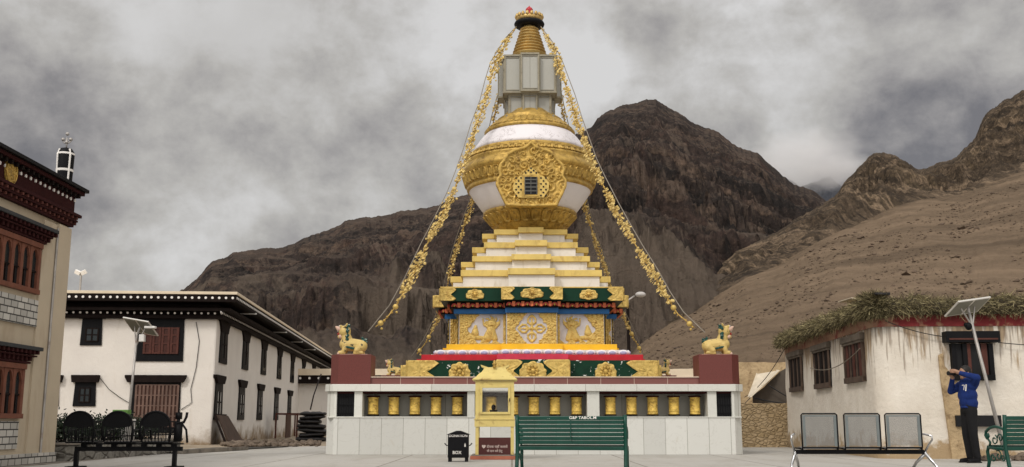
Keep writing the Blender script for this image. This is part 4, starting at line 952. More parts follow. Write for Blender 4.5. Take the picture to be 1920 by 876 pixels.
# snow lion statues
def lion_proto():
    r = empty('snow_lion_statue', (0,0,0), cat='statue', group='painted snow lions on the platform corners')
    b = M(); capsule(b, (.20,0,.25), (-.16,0,.29), .165, .185); capsule(b, (-.16,0,.30), (-.22,0,.50), .17, .135)       # trunk and neck
    b.ball((-.24,0,.30), .16, 12)
    for sy in (-1, 1):
        capsule(b, (.20,sy*.12,.21), (.10,sy*.16,.12), .125, .085); capsule(b, (.10,sy*.16,.10), (.22,sy*.16,.06), .06, .05); capsule(b, (.24,sy*.155,.055), (.06,sy*.16,.050), .045, .062)
        capsule(b, (-.20,sy*.11,.27), (-.24,sy*.14,.14), .095, .07); capsule(b, (-.24,sy*.14,.14), (-.27,sy*.14,.06), .07, .06); capsule(b, (-.26,sy*.14,.06), (-.36,sy*.14,.055), .062, .062)
    b.ball((-.26,0,.64), .165, 16, sc=(1,.95,.95)); capsule(b, (-.31,0,.70), (-.42,0,.72), .10, .075); capsule(b, (-.27,0,.54), (-.40,0,.50), .08, .055)
    for sy in (-1, 1): capsule(b, (-.22,sy*.11,.75), (-.18,sy*.17,.83), .045, .025); b.ball((-.36,sy*.085,.77), .045, 8)
    bo = remeshed(b, 'body', lionyel, r, .013, 3, local=True)
    b = M(); rr = random.Random(3)
    for k in range(46):
        a = rr.uniform(-2.2, 2.2); q = rr.random(); z = .40+.36*q; rad = .20-.02*q; b.ball((-.17+.02*math.cos(a), (rad-.02)*math.sin(a)*1.0, z), rr.uniform(.024, .042), 8)
    for k in range(8): b.ball((-.24+.03*k*.5, rr.uniform(-.07,.07), .80+rr.uniform(-.01,.02)), .032, 8)
    for sy in (-1, 1):
        for k in range(5): b.ball((-.20+.05*k, sy*(.185), .22-.012*k), .03, 8, sc=(1.3,.6,1))
    b.build('mane', teal, r, True, local=True)
    b = M()
    for k in range(12):
        t = k/11; a = math.pi*.1+t*math.pi*.9; b.ball((.28+.05*math.cos(a*2), .04*math.sin(k*2.3), .36+.12*t-.05*t*t), .040-.014*t, 8)
    b.ball((.22,0,.46), .035, 8); b.build('tail', teal, r, True, local=True)
    b = M(); capsule(b, (-.30,0,.61), (-.425,0,.575), .055, .035); b.build('tongue', pm('statue_mouth_red', (.40,.03,.03), .5), bo, True, local=True)
    b = M()
    for sy in (-1, 1):
        b.ball((-.392,sy*.098,.775), .022, 8)
        for dx in (0, .02, .04): b.ball((-.45+dx,sy*.04,.652), .014, 6)
    b.build('eyes_and_teeth', lampw, bo, True, local=True)
    b = M(); capsule(b, (-.40,-.03,.712), (-.40,.03,.712), .082, .082); capsule(b, (-.43,0,.73), (-.47,0,.745), .06, .04); b.ball((-.50,0,.765), .022, 8); capsule(b, (-.36,-.02,.505), (-.36,.02,.505), .062, .062); b.build('muzzle', pink, bo, True, local=True)
    b = M()
    for sy in (-1, 1): b.ball((-.410,sy*.104,.776), .012, 6)
    b.build('pupils', black, bo, True, local=True)
    b = M(); 
    for sy in (-1, 1):
        for q in ((-.33,.045), (.12,.045)):
            for d_ in (-.03, 0, .03): b.ball((q[0]-.06, sy*.145+d_, .035), .036, 8)
    b.build('paws', pink, r, True, local=True)
    b = M(); b.box(-.40,.40,-.19,.19,0,.022); b.build('base', pink, r, bevel=.008, local=True)
    return r
lp = lion_proto(); sc = .93
L4 = [(PED[0], 0, 'large painted snow lion facing left on the front left granite pedestal', sc), (PED[2], math.pi, 'large painted snow lion facing right on the front right granite pedestal', sc),
      (PED[1], 0, 'small snow lion with dark green head at the rear left corner of the platform', .68), (PED[3], math.pi, 'small snow lion with dark green head at the rear right corner of the platform', .68)]
for i, (p, rz, lab, s_) in enumerate(L4):
    o = lp if i == 0 else copy_tree(lp); 
    dx = .02 if i < 2 else 0; o.location = (p[0]+(dx if rz == 0 else -dx), p[1], p[2]); o.rotation_euler = (0, 0, rz); o.scale = (s_,)*3; o['label'] = lab
lp_z = None

# garlands from canopy to the platform corners
garl_m = pm('garland_gold', (.66,.50,.19), .5, .15, .3, 9, .3, 40, (.30,.18,.05), 9, .52, .7)
def garland(pts, Y0, Y1, label, cable_end, seed, sizes=1.0, clusters=((.03,.20),(.22,.38),(.39,.54),(.56,.73),(.75,.91))):
    rng = random.Random(seed); n = len(pts); W = []
    for i, (px, py) in enumerate(pts):
        f = (pts[0][1]-py)/(pts[0][1]-pts[-1][1]); W.append(P(px, py, Y0+(Y1-Y0)*f))
    a = W[0].copy(); e = cable_end
    r = empty('hanging_garland', a, label=label, cat='garland', group='gold garlands hung from the stupa canopy')
    b = M(); sg = -1 if e.x < CX else 1; cpts = [W[i]+Vector((sg*.16*sizes*min(1, i/3), 0, .04)) for i in range(n-1)]+[e]; b.tube(cpts, .013, 6); b.build('cable', wire_g, r)
    cum = [0.]
    for p, q in zip(W[:-1], W[1:]): cum.append(cum[-1]+(q-p).length)
    def at(t):
        d = t*cum[-1]
        for k in range(n-1):
            if d <= cum[k+1]: return W[k].lerp(W[k+1], (d-cum[k])/(cum[k+1]-cum[k]))
        return W[-1]
    b = M(); b.tube([at(t) for t in np.linspace(0, 1, 60)], .014, 6)
    for t in np.linspace(0.01, .995, 90): b.ball(at(t)+Vector((rng.uniform(-.03,.03),)*3), rng.uniform(.02, .04), 6)
    b.build('bead_string', gold, r, True)
    for (t0, t1) in clusters:
        b = M(); L_ = (t1-t0)*cum[-1]; nn = int(L_*115)
        for _ in range(nn):
            q = rng.random(); c = at(t0+(t1-t0)*q); wd = (.125*math.sin(math.pi*min(1, max(.04, q*.98)))**.6+.03)*sizes
            th = rng.uniform(0, 6.28); rad = wd*math.sqrt(rng.random()); d = Vector((math.cos(th)*rad, math.sin(th)*rad*.8, rng.uniform(-.05,.05)))
            nrm = Vector((d.x*2+rng.gauss(0,.4), -1+rng.gauss(0,.6), rng.gauss(0,.5))).normalized(); u = nrm.orthogonal().normalized(); v = nrm.cross(u); s_ = rng.uniform(.020, .048)*sizes; c = c+d
            if rng.random() < .15:   # rosette
                k = 8; vs = [c+nrm*.03]; 
                for j in range(k*2): an = math.pi*j/k; rr = s_*(1.5 if j%2 else .9); vs.append(c+(u*math.cos(an)+v*math.sin(an))*rr)
                b.add(vs, [(0, 1+j, 1+(j+1)%(2*k)) for j in range(2*k)])
            else:
                b.add([c-u*s_*1.5, c-v*s_*.6+nrm*.012, c+u*s_*1.7, c+v*s_*.6+nrm*.012], [(0,1,2),(0,2,3)])
        for _ in range(int(L_*7)):
            q = rng.random(); c = at(t0+(t1-t0)*q); s_ = rng.uniform(.025, .045); b.ball(c+Vector((rng.uniform(-.16,.16)*sizes, -.1, -.08)), s_, 6)
        b.build('flower_cluster', garl_m, r)
    b = M()
    for t in (.93, .985): c = at(t); b.ball(c, .075, 12); b.ball(c+Vector((.03,0,-.14)), .035, 8)
    b.build('bell', gold_lite, r, True)
pf = PED[0]; Yt = D2-.35
eL = P(690, 622, D1+.75); eR = P(1322, 624, D1+.75)
garland([(968,52),(950,75),(938,100),(930,118),(920,150),(910,190),(893,235),(878,285),(862,330),(848,365),(826,410),(800,460),(772,520),(742,575),(722,600),(704,613)], Yt, D1+.9, 'long gold garland from the canopy down to the front left lion', eL, 1)
garland([(1014,52),(1032,80),(1046,112),(1053,140),(1068,180),(1080,220),(1094,260),(1108,300),(1122,330),(1150,385),(1172,425),(1195,465),(1220,505),(1245,550),(1270,588),(1302,615)], Yt, D1+.9, 'long gold garland from the canopy down to the front right lion', eR, 2)
Yb0 = D2+.35; bl = P(772, 668, YB-.4); br_ = P(1208, 668, YB-.4)
garland([(958,105),(945,150),(930,205),(910,300),(893,360),(882,392),(868,430),(852,480),(840,530),(832,575),(815,610),(800,640),(782,664)], Yb0, YB-.5, 'rear gold garland hanging behind the left side of the dome', bl, 3, .72)
garland([(1032,105),(1045,150),(1055,210),(1075,300),(1090,360),(1100,400),(1112,440),(1126,480),(1140,520),(1152,560),(1172,600),(1186,630),(1202,660)], Yb0, YB-.5, 'rear gold garland hanging behind the right side of the dome', br_, 4, .72)

# ================================================================ LEFT BEIGE BUILDING
XB = -9.2
def bx(px, py, X=XB): return onX(px, py, X)
yc = 21.0; 
lb = empty('monastery_building', (XB, yc, 0), label='beige two storey building with maroon roof band and arched windows at left edge', cat='building')
zw = bx(123, 428)[2]
b = M(); b.box(XB-9, XB, 6, yc, -.1, zw+.6); b.build('wall', beige, lb, bevel=.01)
b = M()
for (ya, yb_) in ((yc-.55, yc+.02), ):
    b.box(XB-.3, XB+.09, ya, yb_, -.05, zw); 
b.build('pilaster', beige, lb, bevel=.008)
b = M(); b.box(XB-.3, XB+.045, yc-1.12, yc-.553, -.05, zw-.02); b.build('pilaster', beige, lb, bevel=.006)
b = M(); b.cyl((XB+.07, yc-.575, .2), (XB+.07, yc-.575, zw-.1), .022); b.build('drain_pipe', galv, lb)
# cornices (stepped timber) and maroon band
def cornice(y0, y1, x, ztop, steps, name, parent, mat, zs, n_b=None, over_end=.0):
    b = M()
    for i, (dx, dz) in enumerate(steps):
        b.box(x-.2, x+dx, y0, y1+over_end*dx, ztop-dz-zs+.003, ztop-dz)
    return b.build(name, mat, parent, bevel=.004)
ztop = Zp(358, 21.3); zc_hi = ztop
c1 = Zp(340, 0.0001+18.6)
rf = M(); rf.box(XB-9.2, XB+.29, 5.8, yc+.27, zc_hi-.07, zc_hi); rf.build('roof_edge', black, lb, bevel=.006)
ev = M(); ev.box(XB-9, XB+.22, 5.9, yc+.22, zc_hi-.14, zc_hi-.073); ev.build('eave_board', maroon, lb)
b = M(); y = 8.0
while y < yc+.15: b.box(XB+.02, XB+.19, y, y+.07, zc_hi-.215, zc_hi-.143); y += .21
b.build('rafter_row', dark, lb)
zb0 = bx(131, 400, XB+.08)[2]
b = M(); b.box(XB-9, XB+.08, 6, yc+.08, zb0, zc_hi-.145); mband = b.build('maroon_band', maroon, lb)
b = M(); y = 8.05
while y < yc+.05: b.cyl((XB+.08, y, zc_hi-.265), (XB+.10, y, zc_hi-.265), .034, n=12); y += .20
b.build('white_stud_row', whitedot, mband)
zd = zb0
b = M(); b.box(XB-9, XB+.20, 6, yc+.20, zd-.05, zd+.01); b.box(XB-9, XB+.15, 6, yc+.14, zd-.15, zd-.11); b.box(XB-9, XB+.09, 6, yc+.09, zd-.26, zd-.21); cor = b.build('lower_cornice', maroon, lb, bevel=.004)
b = M(); y = 8.
while y < yc+.12:
    b.box(XB+.02, XB+.18, y, y+.06, zd-.108, zd-.053)
    if y < yc+.0: b.box(XB+.02, XB+.12, y+.08, y+.14, zd-.208, zd-.152)
    y += .2
b.build('bracket_row', pm('dull_red_timber', (.085,.024,.018), .7, 0, .2), cor)
em = bx(21, 322, XB+.1)
b = M(); pts = [(math.cos(t), math.sin(t)) for t in np.linspace(0, 2*math.pi, 28, endpoint=False)]
b.prism([(em[1]+.22*u_, em[2]+.27*v_) for u_, v_ in pts], lambda a, z: (XB+.083, a, z), lambda a, z: (XB+.11, a, z)); embl = b.build('gold_emblem', gold, lb)
b = M(); 
for rr, n_ in ((.17, 8), (.09, 5)):
    for k in range(n_): a = 2*math.pi*k/n_; b.ball((XB+.112, em[1]+rr*math.cos(a), em[2]+rr*1.2*math.sin(a)), .04, 8, sc=(.35,1,1))
b.tube([(XB+.122, em[1]+.19*math.cos(t), em[2]+.235*math.sin(t)) for t in np.linspace(0, 6.3, 30)], .012, 6); b.build('emblem_relief', gold, embl, True)
def left_window(y_r, z_t, z_b, wdt, n, name, lab=None):
    w = empty('window', (0,0,0)); w.parent = lb
    yl = y_r-wdt; f = M(); X0 = XB-.05; X1 = XB+.06
    f.box(X0, X1+.03, yl, y_r, z_b, z_b+.09); f.box(X0, X1+.03, yl, y_r, z_t-.10, z_t)
    pw = (wdt-.10)/n
    for k in range(n+1): yy = yl+.0+k*pw; f.box(X0, X1, yy, yy+.10, z_b+.09, z_t-.10)
    for k in range(n):    # arch heads
        a = yl+k*pw+.10; c = yl+(k+1)*pw; m_ = (a+c)/2; zt = z_t-.10; h = .22
        for sgn in (0, 1):
            q = [(a, zt-h), (a+(m_-a)*.45, zt-h*.35), (m_, zt-.03), (m_, zt+.001), (a, zt+.001)]
            if sgn: q = [(2*m_-u_, v_) for u_, v_ in q]
            f.prism(q, lambda u_, z: (X0+.01, u_, z), lambda u_, z: (X1-.012, u_, z))
    f.build('window_frame', orangewood, w, bevel=.006)
    g = M(); g.box(XB-.02, XB+.004, yl+.05, y_r-.05, z_b+.05, z_t-.05); g.build('pane', glass, w)
    t = M()
    for k in range(n):
        a = yl+k*pw+.10; c = yl+(k+1)*pw; t.box(XB+.005, XB+.03, a, c, z_b+(z_t-z_b)*.42, z_b+(z_t-z_b)*.42+.03)
        t.box(XB+.005, XB+.028, (a+c)/2-.012, (a+c)/2+.012, z_b+.09, z_b+(z_t-z_b)*.42)
    t.build('glazing_bar', dark, w)
    h = M(); zt = z_t+.06; h.box(XB-.05, XB+.22, yl-.3, y_r+.33, zt+.20, zt+.27); hd = h.build('hood', pm('slate_paint', (.03,.032,.035), .6, 0, .2) if 'slate_paint' not in MATS else MATS['slate_paint'], w, bevel=.006)
    h = M(); h.box(XB-.05, XB+.16, yl-.15, y_r+.22, zt+.08, zt+.11); h.box(XB-.05, XB+.10, yl-.05, y_r+.10, zt-.05, zt-.01)
    yy = yl-.2
    while yy < y_r+.3:
        h.box(XB-.02, XB+.20, yy, yy+.07, zt+.13, zt+.197)
        if yy < y_r+.12: h.box(XB-.02, XB+.13, yy+.02, yy+.09, zt+.0, zt+.077)
        yy += .17
    h.build('hood_brackets', maroon, hd)
wr = bx(76, 462); wbm = bx(66, 553)
left_window(wr[1]-.05, wr[2]+.03, wbm[2], 2.6, 7, 'u')
wr2 = bx(43, 683); wb2 = bx(40, 785)
left_window(wr2[1], wr2[2], wb2[2], 2.2, 6, 'l')
p1 = bx(86, 569); p2 = bx(82, 617)
b = M(); b.box(XB-.1, XB+.05, 6, yc-1.13, p2[2], p1[2]); b.build('brick_panel', brick_pale, lb)
b = M(); b.box(XB-.1, XB+.04, 6, yc-1.5, .30, bx(57, 790)[2]); b.build('brick_panel', brick_pale, lb)
b = M(); b.box(XB-.1, XB+.115, 6, yc+.035, -.05, .20); b.build('brick_footing', brick_pale, lb)
# victory banner on the roof
vb = empty('victory_banner', (-9.42, 21.15, zc_hi), label='black cloth banner drum with white cross bands on the roof corner', cat='roof banner')
b = M(); z0 = zc_hi; b.lathe([(.155,0),(.16,.05),(.175,.72),(.165,.80),(.12,.87),(.03,.90)], (-9.42,21.15,z0), 28); b.build('cloth_drum', black, vb, True)
b = M()
for z_ in (.40,): b.lathe([(.171,z_-.025),(.174,z_),(.173,z_+.025)], (-9.42,21.15,z0), 28)
b.lathe([(.178,.735),(.180,.75),(.176,.775)], (-9.42,21.15,z0), 28)
for a in np.arange(0, 6.28, math.pi/2)-.95+.3:
    b.tube([(-9.42+r_*math.cos(a), 21.15+r_*math.sin(a), z0+z_) for r_, z_ in ((.158,.02),(.168,.4),(.178,.72),(.14,.85))], .02, 6)
b.build('white_bands', whitedot, vb)
b = M(); b.cyl((-9.42,21.15,z0+.88), (-9.42,21.15,z0+1.12), .015); 
for dx, dz in ((-.08,1.08),(.08,1.08),(0,1.2),(0,1.02)): b.ball((-9.42+dx,21.15,z0+dz), .04, 10)
b.tube([(-9.42+.09*math.cos(t), 21.15, z0+1.08+.09*math.sin(t)) for t in np.linspace(math.pi, 2*math.pi, 10)], .013, 6); b.build('trident_finial', galv, vb, True)

# ================================================================ WHITE BUILDING
wf = Frame((-10.86, 38.0), math.radians(4.3))
wb = empty('whitewashed_building', (-10.86, 38, 0), R(4.3), label='long white two storey building with black window surrounds and dark timber eaves', cat='building')
def wbox(b, x0, x1, y0, y1, z0, z1, mi=None): return b.box(x0, x1, y0, y1, z0, z1, mi, T=wf.M)
def fr(px, py): p = wf.hit(px, py, 'y'); return p[0], p[2]
def sd_(px, py): p = wf.hit(px, py, 'x'); return p[1], p[2]
LY = 44.0; LX = -13.0
z_eb = fr(300, 598)[1]; z_top = wf.hit(300, 549, 'y', -.8)[2]
b = M(); wbox(b, LX, 0, 0, LY, -.1, z_eb+.02); b.build('wall', wall_white, wb, bevel=.06)
b = M(); wbox(b, LX+.1, -.02, .02, LY-.1, z_eb, z_top-.25); b.build('frieze', dark, wb)
b = M(); wbox(b, LX-.3, .55, -.55, LY+.3, z_eb+.26, z_eb+.36); wbox(b, LX, .25, -.25, LY, z_eb+.0, z_eb+.12); b.build('lower_cornice', dark, wb)
b = M(); wbox(b, LX-.5, .80, -.80, LY+.5, z_top-.30, z_top-.05); b.build('eave', dark, wb)
b = M(); wbox(b, LX-.5, .84, -.84, LY+.5, z_top-.048, z_top+.055); b.build('roof_coping', cream, wb, bevel=.01)
b = M(); z_a = z_top-.17; z_b = wf.hit(300, 588, 'y', -.25)[2]
x = LX
while x < .8:
    for (o, z_, r_) in ((-.80, z_a, .045), (-.25, z_eb+.19, .04)):
        if x < -o*1: 
            p0 = wf.M @ Vector((x, o+.0, z_)); p1 = wf.M @ Vector((x, o-.03, z_)); b.cyl(p0, p1, r_, n=10)
    x += .24
b.build('white_stud_row', whitedot, wb)
b = M(); y = -.7
while y < LY:
    for (o, z_, r_) in ((.80, z_a, .045), (.25, z_eb+.19, .04)):
        b.cyl(wf.M @ Vector((o, y, z_)), wf.M @ Vector((o+.03, y, z_)), r_, n=8)
    y += .30
b.build('white_stud_row', whitedot, wb)
for a in (1, 2): pass
b = M(); wbox(b, LX, .2, -.2, -.0, z_eb-.02, z_eb+.0); 
def window_front(x0, x1, z0, z1, splay, inner, kind=None, lint=None):
    w = empty('window', (0,0,0)); w.parent = wb
    b = M(); b.prism([(x0-splay, z0), (x1+splay, z0), (x1, z1), (x0, z1)], lambda u_, z: wf.M @ Vector((u_, -.045, z)), lambda u_, z: wf.M @ Vector((u_, .03, z))); b.build('black_surround', black, w)
    if lint:
        b = M(); b.prism([(x0-.1, z1-.02), (x1+.1, z1-.02), (x1+lint, z1+.17), (x1+lint, z1+.24), (x0-lint, z1+.24), (x0-lint, z1+.17)], lambda u_, z: wf.M @ Vector((u_, -.16, z)), lambda u_, z: wf.M @ Vector((u_, .03, z))); b.build('lintel', dark, w)
    a0, a1, c0, c1 = inner
    if kind == 'red':
        b = M(); n = 4
        wd = (a1-a0)/n
        for k in range(n): 
            q = a0+k*wd; wbox(b, q+.01, q+.09, -.09, -.04, c0, c1); wbox(b, q+wd-.09, q+wd-.01, -.09, -.04, c0, c1)
            for zz in (c0, c0+(c1-c0)*.36, c0+(c1-c0)*.68, c1-.06): wbox(b, q+.09, q+wd-.09, -.088, -.042, zz, zz+.055)
        b.build('shutter_frame', brownwood, w); b = M(); wbox(b, a0, a1, -.06, -.05, c0, c1); b.build('pane', pm('dim_red_glass', (.055,.018,.013), .3, 0, .2) if 'dim_red_glass' not in MATS else MATS['dim_red_glass'], w)
    elif kind == 'lattice':
        b = M(); wbox(b, a0, a1, -.06, -.05, c0, c1); b.build('curtain', pm('dim_curtain', (.05,.022,.015), .8, 0, .5, 2) if 'dim_curtain' not in MATS else MATS['dim_curtain'], w)
        b = M(); n = 11
        for k in range(n+1): q = a0+(a1-a0)*k/n; wbox(b, q-.035, q+.035, -.085, -.062, c0, c1)
        for k in range(5): zz = c0+(c1-c0)*k/4; wbox(b, a0, a1, -.083, -.064, zz-.02, zz+.02)
        b.build('gate_lattice', pm('faded_grille', (.13,.078,.060), .6, 0, .3) , w)
    else:
        b = M(); wbox(b, a0, a1, -.055, -.048, c0, c1); b.build('pane', glass, w)
        b = M()
        for q in (a0, (a0+a1)/2, a1): wbox(b, q-.025, q+.025, -.075, -.05, c0, c1)
        for zz in (c0, (c0+c1)/2, c1): wbox(b, a0, a1, -.073, -.052, zz-.02, zz+.02)
        b.build('glazing_bar', dark, w)
def F2(a, b_, c, d): x0, zt = fr(a, c); x1, zb_ = fr(b_, d); return x0, x1, zb_, zt
x0, x1, z0, z1 = F2(155, 189, 603, 648); i = F2(163, 184, 616, 640); window_front(x0, x1, z0, z_eb, .03, i, None, .22)
x0, x1, z0, z1 = F2(259, 342, 603, 678); i = F2(271, 335, 614, 664); window_front(x0, x1, z0, z_eb, .02, i, 'red')
x0, x1, z0, z1 = F2(142, 177, 716, 762); i = F2(151, 168, 728, 754); window_front(x0, x1, z0, z1, .04, i, None, .13)
x0, x1, z0, z1 = F2(246, 334, 716, 812); i = F2(257, 331, 722, 800); window_front(x0, x1, z0, z1, .03, i, 'lattice', .20)
x0, x1, z0, z1 = F2(60, 108, 716, 762); window_front(x0, x1, z0, z1, .04, (x0+.2, x1-.2, z0+.2, z1-.2), None, .13)
x0, x1, z0, z1 = F2(80, 111, 603, 648); window_front(x0, x1, z0, z_eb, .03, (x0+.2, x1-.2, z0+.2, z1-.2), None, .22)
# side windows
upc = [(416.5,682),(458,693.5),(492.5,703),(522,711),(546.5,717),(567.5,723),(586.5,728)]
loc_ = [(408.5,714,787),(451.5,723,790),(486,731,792),(517,737,792),(541.5,742,793)]
def fy(px, py): return sd_(px, py)[0]
y_u = [fy(a, c) for a, c in upc]; y_l = [fy(a, (c+d)/2) for a, c, d in loc_]
pit = (y_u[-1]-y_u[0])/6.; zb_u = sd_(*upc[0])[1]; zt_l = sd_(loc_[0][0], 714)[1]; zb_l = sd_(loc_[0][0], 787)[1]
for lev in (0, 1):
    k = 0
    while True:
        yv = (y_u if lev == 0 else y_l)[k] if k < len(y_u if lev == 0 else y_l) else y_u[0]+k*pit
        if yv > LY-1.0 or k > 10: break
        w = empty('window', (0,0,0)); w.parent = wb; hw = .66
        zb_, zt_ = (zb_u, z_eb) if lev == 0 else (zb_l, zt_l)
        b = M(); b.prism([(yv-hw-.05, zb_), (yv+hw+.05, zb_), (yv+hw-.06, zt_), (yv-hw+.06, zt_)], lambda u_, z: wf.M @ Vector((.05, u_, z)), lambda u_, z: wf.M @ Vector((-.03, u_, z))); b.build('black_surround', black, w)
        b = M(); wbox(b, .05, .056, yv-.3, yv+.3, zb_+.2, zt_-.4); b.build('pane', glass, w)
        b = M(); wbox(b, .056, .08, yv-.03, yv+.03, zb_+.2, zt_-.4); wbox(b, .057, .079, yv-.3, yv+.3, (zb_+zt_)/2-.1, (zb_+zt_)/2-.05); b.build('glazing_bar', dark, w)
        b = M()
        if lev == 0: b.prism([(yv-hw+.03, zt_-.40), (yv+hw-.03, zt_-.40), (yv+hw+.10, zt_-.20), (yv+hw+.33, zt_-.0), (yv-hw-.33, zt_-.0), (yv-hw-.10, zt_-.20)], lambda u_, z: wf.M @ Vector((.075, u_, z)), lambda u_, z: wf.M @ Vector((-.03, u_, z)))
        else: b.prism([(yv-hw+.03, zt_-.10), (yv+hw-.03, zt_-.10), (yv+hw+.22, zt_+.12), (yv+hw+.22, zt_+.20), (yv-hw-.22, zt_+.20), (yv-hw-.22, zt_+.12)], lambda u_, z: wf.M @ Vector((.11, u_, z)), lambda u_, z: wf.M @ Vector((-.03, u_, z)))
        b.build('lintel', dark, w); k += 1
for (px, py) in ((464, 603), (524, 633), (555, 652), (580, 666)):
    p = wf.hit(px, py, 'x', .5); b = M(); q = wf.M @ Vector((.2, p[1], z_eb+.55)); q2 = wf.M @ Vector((.85, p[1], z_eb+.55)); b.bar(q, q2, .07, .06); b.build('tube_lamp', lampw, wb)
# thin cables stapled on the wall
b = M(); b.tube([wf.M @ Vector((fr(px, py)[0], -.03, fr(px, py)[1])) for px, py in ((368,604),(374,640),(368,690),(358,730),(360,755),(340,768))], .012, 5)
b.tube([wf.M @ Vector((fr(px, py)[0], -.06, fr(px, py)[1])) for px, py in ((186,706),(205,730),(225,745),(245,757))], .012, 5); b.build('wall_cable', wire_m, wb)
# lamp mast on the roof
p = P(150, 541, 44); lm_ = empty('lamp_mast', (p[0], p[1], z_top+.05), label='small mast with two floodlights on the white building roof', cat='roof lamp')
b = M(); zt = Zp(512, 44); b.cyl((p[0], 44, z_top+.05), (p[0], 44, zt), .045); b.build('pole', galv, lm_)
b = M(); b.box(p[0]-.32, p[0]+.32, 43.85, 44.15, z_top+.02, z_top+.09); b.build('base', brownwood, lm_)
for sg in (-1, 1):
    b = M(); T_ = Matrix.Translation((p[0]+sg*.13, 43.95, zt+.02)) @ Matrix.Rotation(R(-25*sg), 4, 'Y') @ Matrix.Rotation(R(25), 4, 'X'); b.box(-.12, .12, -.05, .05, -.09, .09, T=T_); b.build('floodlight', lampw, lm_, bevel=.01)

# low building behind, between the white building and the platform, and on beyond it
fb_ = empty('far_low_building', (-8, 64, 0), label='low white building with cream roof edge and white studs seen behind the platform', cat='building')
zt = Zp(692.5, 62)
b = M(); b.box(-18, -5.2, 62, 70, -.1, zt-.4); b.build('wall', wall_white, fb_)
b = M(); b.box(-18.3, -4.9, 61.5, 70.4, zt-.85, zt-.38); fbe = b.build('eave', dark, fb_)
b = M(); b.box(-18.4, -4.8, 61.4, 70.5, zt-.377, zt); b.build('roof_coping', cream, fb_)
b = M(); x = -18.
while x < -5: b.cyl((x, 61.5, zt-.55), (x, 61.45, zt-.55), .07, n=8); x += .55
b.build('white_stud_row', whitedot, fbe)


# ---- things standing at the foot of the white building
def onground(px, py, z=0.): 
    s = slope(py); Y = (z-CAMH)/s; return Vector((Xp(px, py, Y), Y, z))
p = wf.hit(421, 824, 'x', .35)
bd = empty('leaning_board', wf.M @ Vector((.3, p[1], 0)), R(4.3), label='dark brown board leaning on the white wall near its corner', cat='board')
y0 = sd_(401, 800)[0]-1.2; 
b = M(); b.prism([(y0+.1, 0), (y0+2.9, 0), (y0+1.9, 1.0), (y0+.1, 1.02)], lambda a, z: wf.M @ Vector((.75-.45*z, a, z)), lambda a, z: wf.M @ Vector((.81-.45*z, a, z))); b.build('panel', pm('old_brown_board', (.075,.048,.035), .8, 0, .3, 3, .3), bd)
b = M(); b.bar(wf.M @ Vector((.70, y0, 0)), wf.M @ Vector((.24, y0, 1.05)), .07, .07); b.bar(wf.M @ Vector((.24, y0, 1.03)), wf.M @ Vector((.24, y0+2.1, 1.03)), .06, .05); b.build('frame', dark, bd)
ya = sd_(497, 800)[0]; yb2 = sd_(540, 800)[0]-1.0
tf = empty('metal_frame', wf.M @ Vector((1.0, ya, 0)), R(4.3), label='rusty metal table frame standing by the white side wall', cat='metal frame')
b = M(); b.bar(wf.M @ Vector((.5, ya, 1.15)), wf.M @ Vector((.5, yb2, 1.15)), .06, .08); b.bar(wf.M @ Vector((1.5, ya, 1.15)), wf.M @ Vector((1.5, yb2, 1.15)), .06, .08); b.bar(wf.M @ Vector((.5, ya, 1.15)), wf.M @ Vector((1.5, ya, 1.15)), .06, .07); b.bar(wf.M @ Vector((.5, yb2, 1.15)), wf.M @ Vector((1.5, yb2, 1.15)), .06, .07); b.build('top_rail', brownwood, tf)
for x_, y_ in ((.5,ya),(1.5,ya),(.5,yb2),(1.5,yb2)):
    b = M(); b.bar(wf.M @ Vector((x_, y_, 0)), wf.M @ Vector((x_, y_, 1.12)), .07, .07); b.build('leg', brownwood, tf)
b = M(); wbox(b, .95, 1.0, ya+.0, ya+1.6, .02, 1.1); b.build('sheet', pm('rust_sheet', (.07,.035,.022), .8, 0, .3), tf)
# stack of dark tarpaulin bundles
g0 = onground(583, 828); zc_ = 0.; hs = [.19,.18,.17,.20,.19,.17,.15]; labs = ['lowest', 'second', 'third', 'fourth', 'fifth', 'sixth', 'topmost']
for k, h in enumerate(hs):
    b = M(); rr = random.Random(k); wd = (.50 if k < 4 else .40)*rr.uniform(.85, 1.1); ox = rr.uniform(-.09, .09); tl = rr.uniform(-.05, .05)
    G = []; 
    for i in range(9):
        t = i/8-.5; rx = h*.56*(1-.35*(2*abs(t))**4)
        G.append([(g0[0]+ox+2*t*wd*(1+.06*rr.random())*1.05+.0, g0[1]+.9*math.cos(a)*(.42+.05*rr.random()), zc_+h/2+tl*t*2+rx*(1+.16*math.sin(i*1.7+k*2))*math.sin(a)*(1+.22*rr.uniform(-1,1))) for a in np.linspace(0, 2*math.pi, 15)])
    b.grid(G); b.prism([(q[1], q[2]) for q in G[0][:-1]], lambda y_, z_: (G[0][0][0], y_, z_), lambda y_, z_: (G[0][0][0]-.02, y_, z_)); b.prism([(q[1], q[2]) for q in G[-1][:-1]], lambda y_, z_: (G[-1][0][0], y_, z_), lambda y_, z_: (G[-1][0][0]+.02, y_, z_))
    b.build('bundle', sack, None, True, label='%s dark rolled bundle of the stack beside the platform' % labs[k], cat='bundle', group='stacked dark bundles'); zc_ += h*.93
p0 = P(588, 742, g0[1]+.2); p1 = P(602, 702, g0[1]+3); p00 = P(582, 768, g0[1]-.2)
b = M(); b.tube([p00, p0, p1], .03, 6); b.build('leaning_pole', dark, None, label='thin dark pole sticking up from the bundle stack', cat='pole')
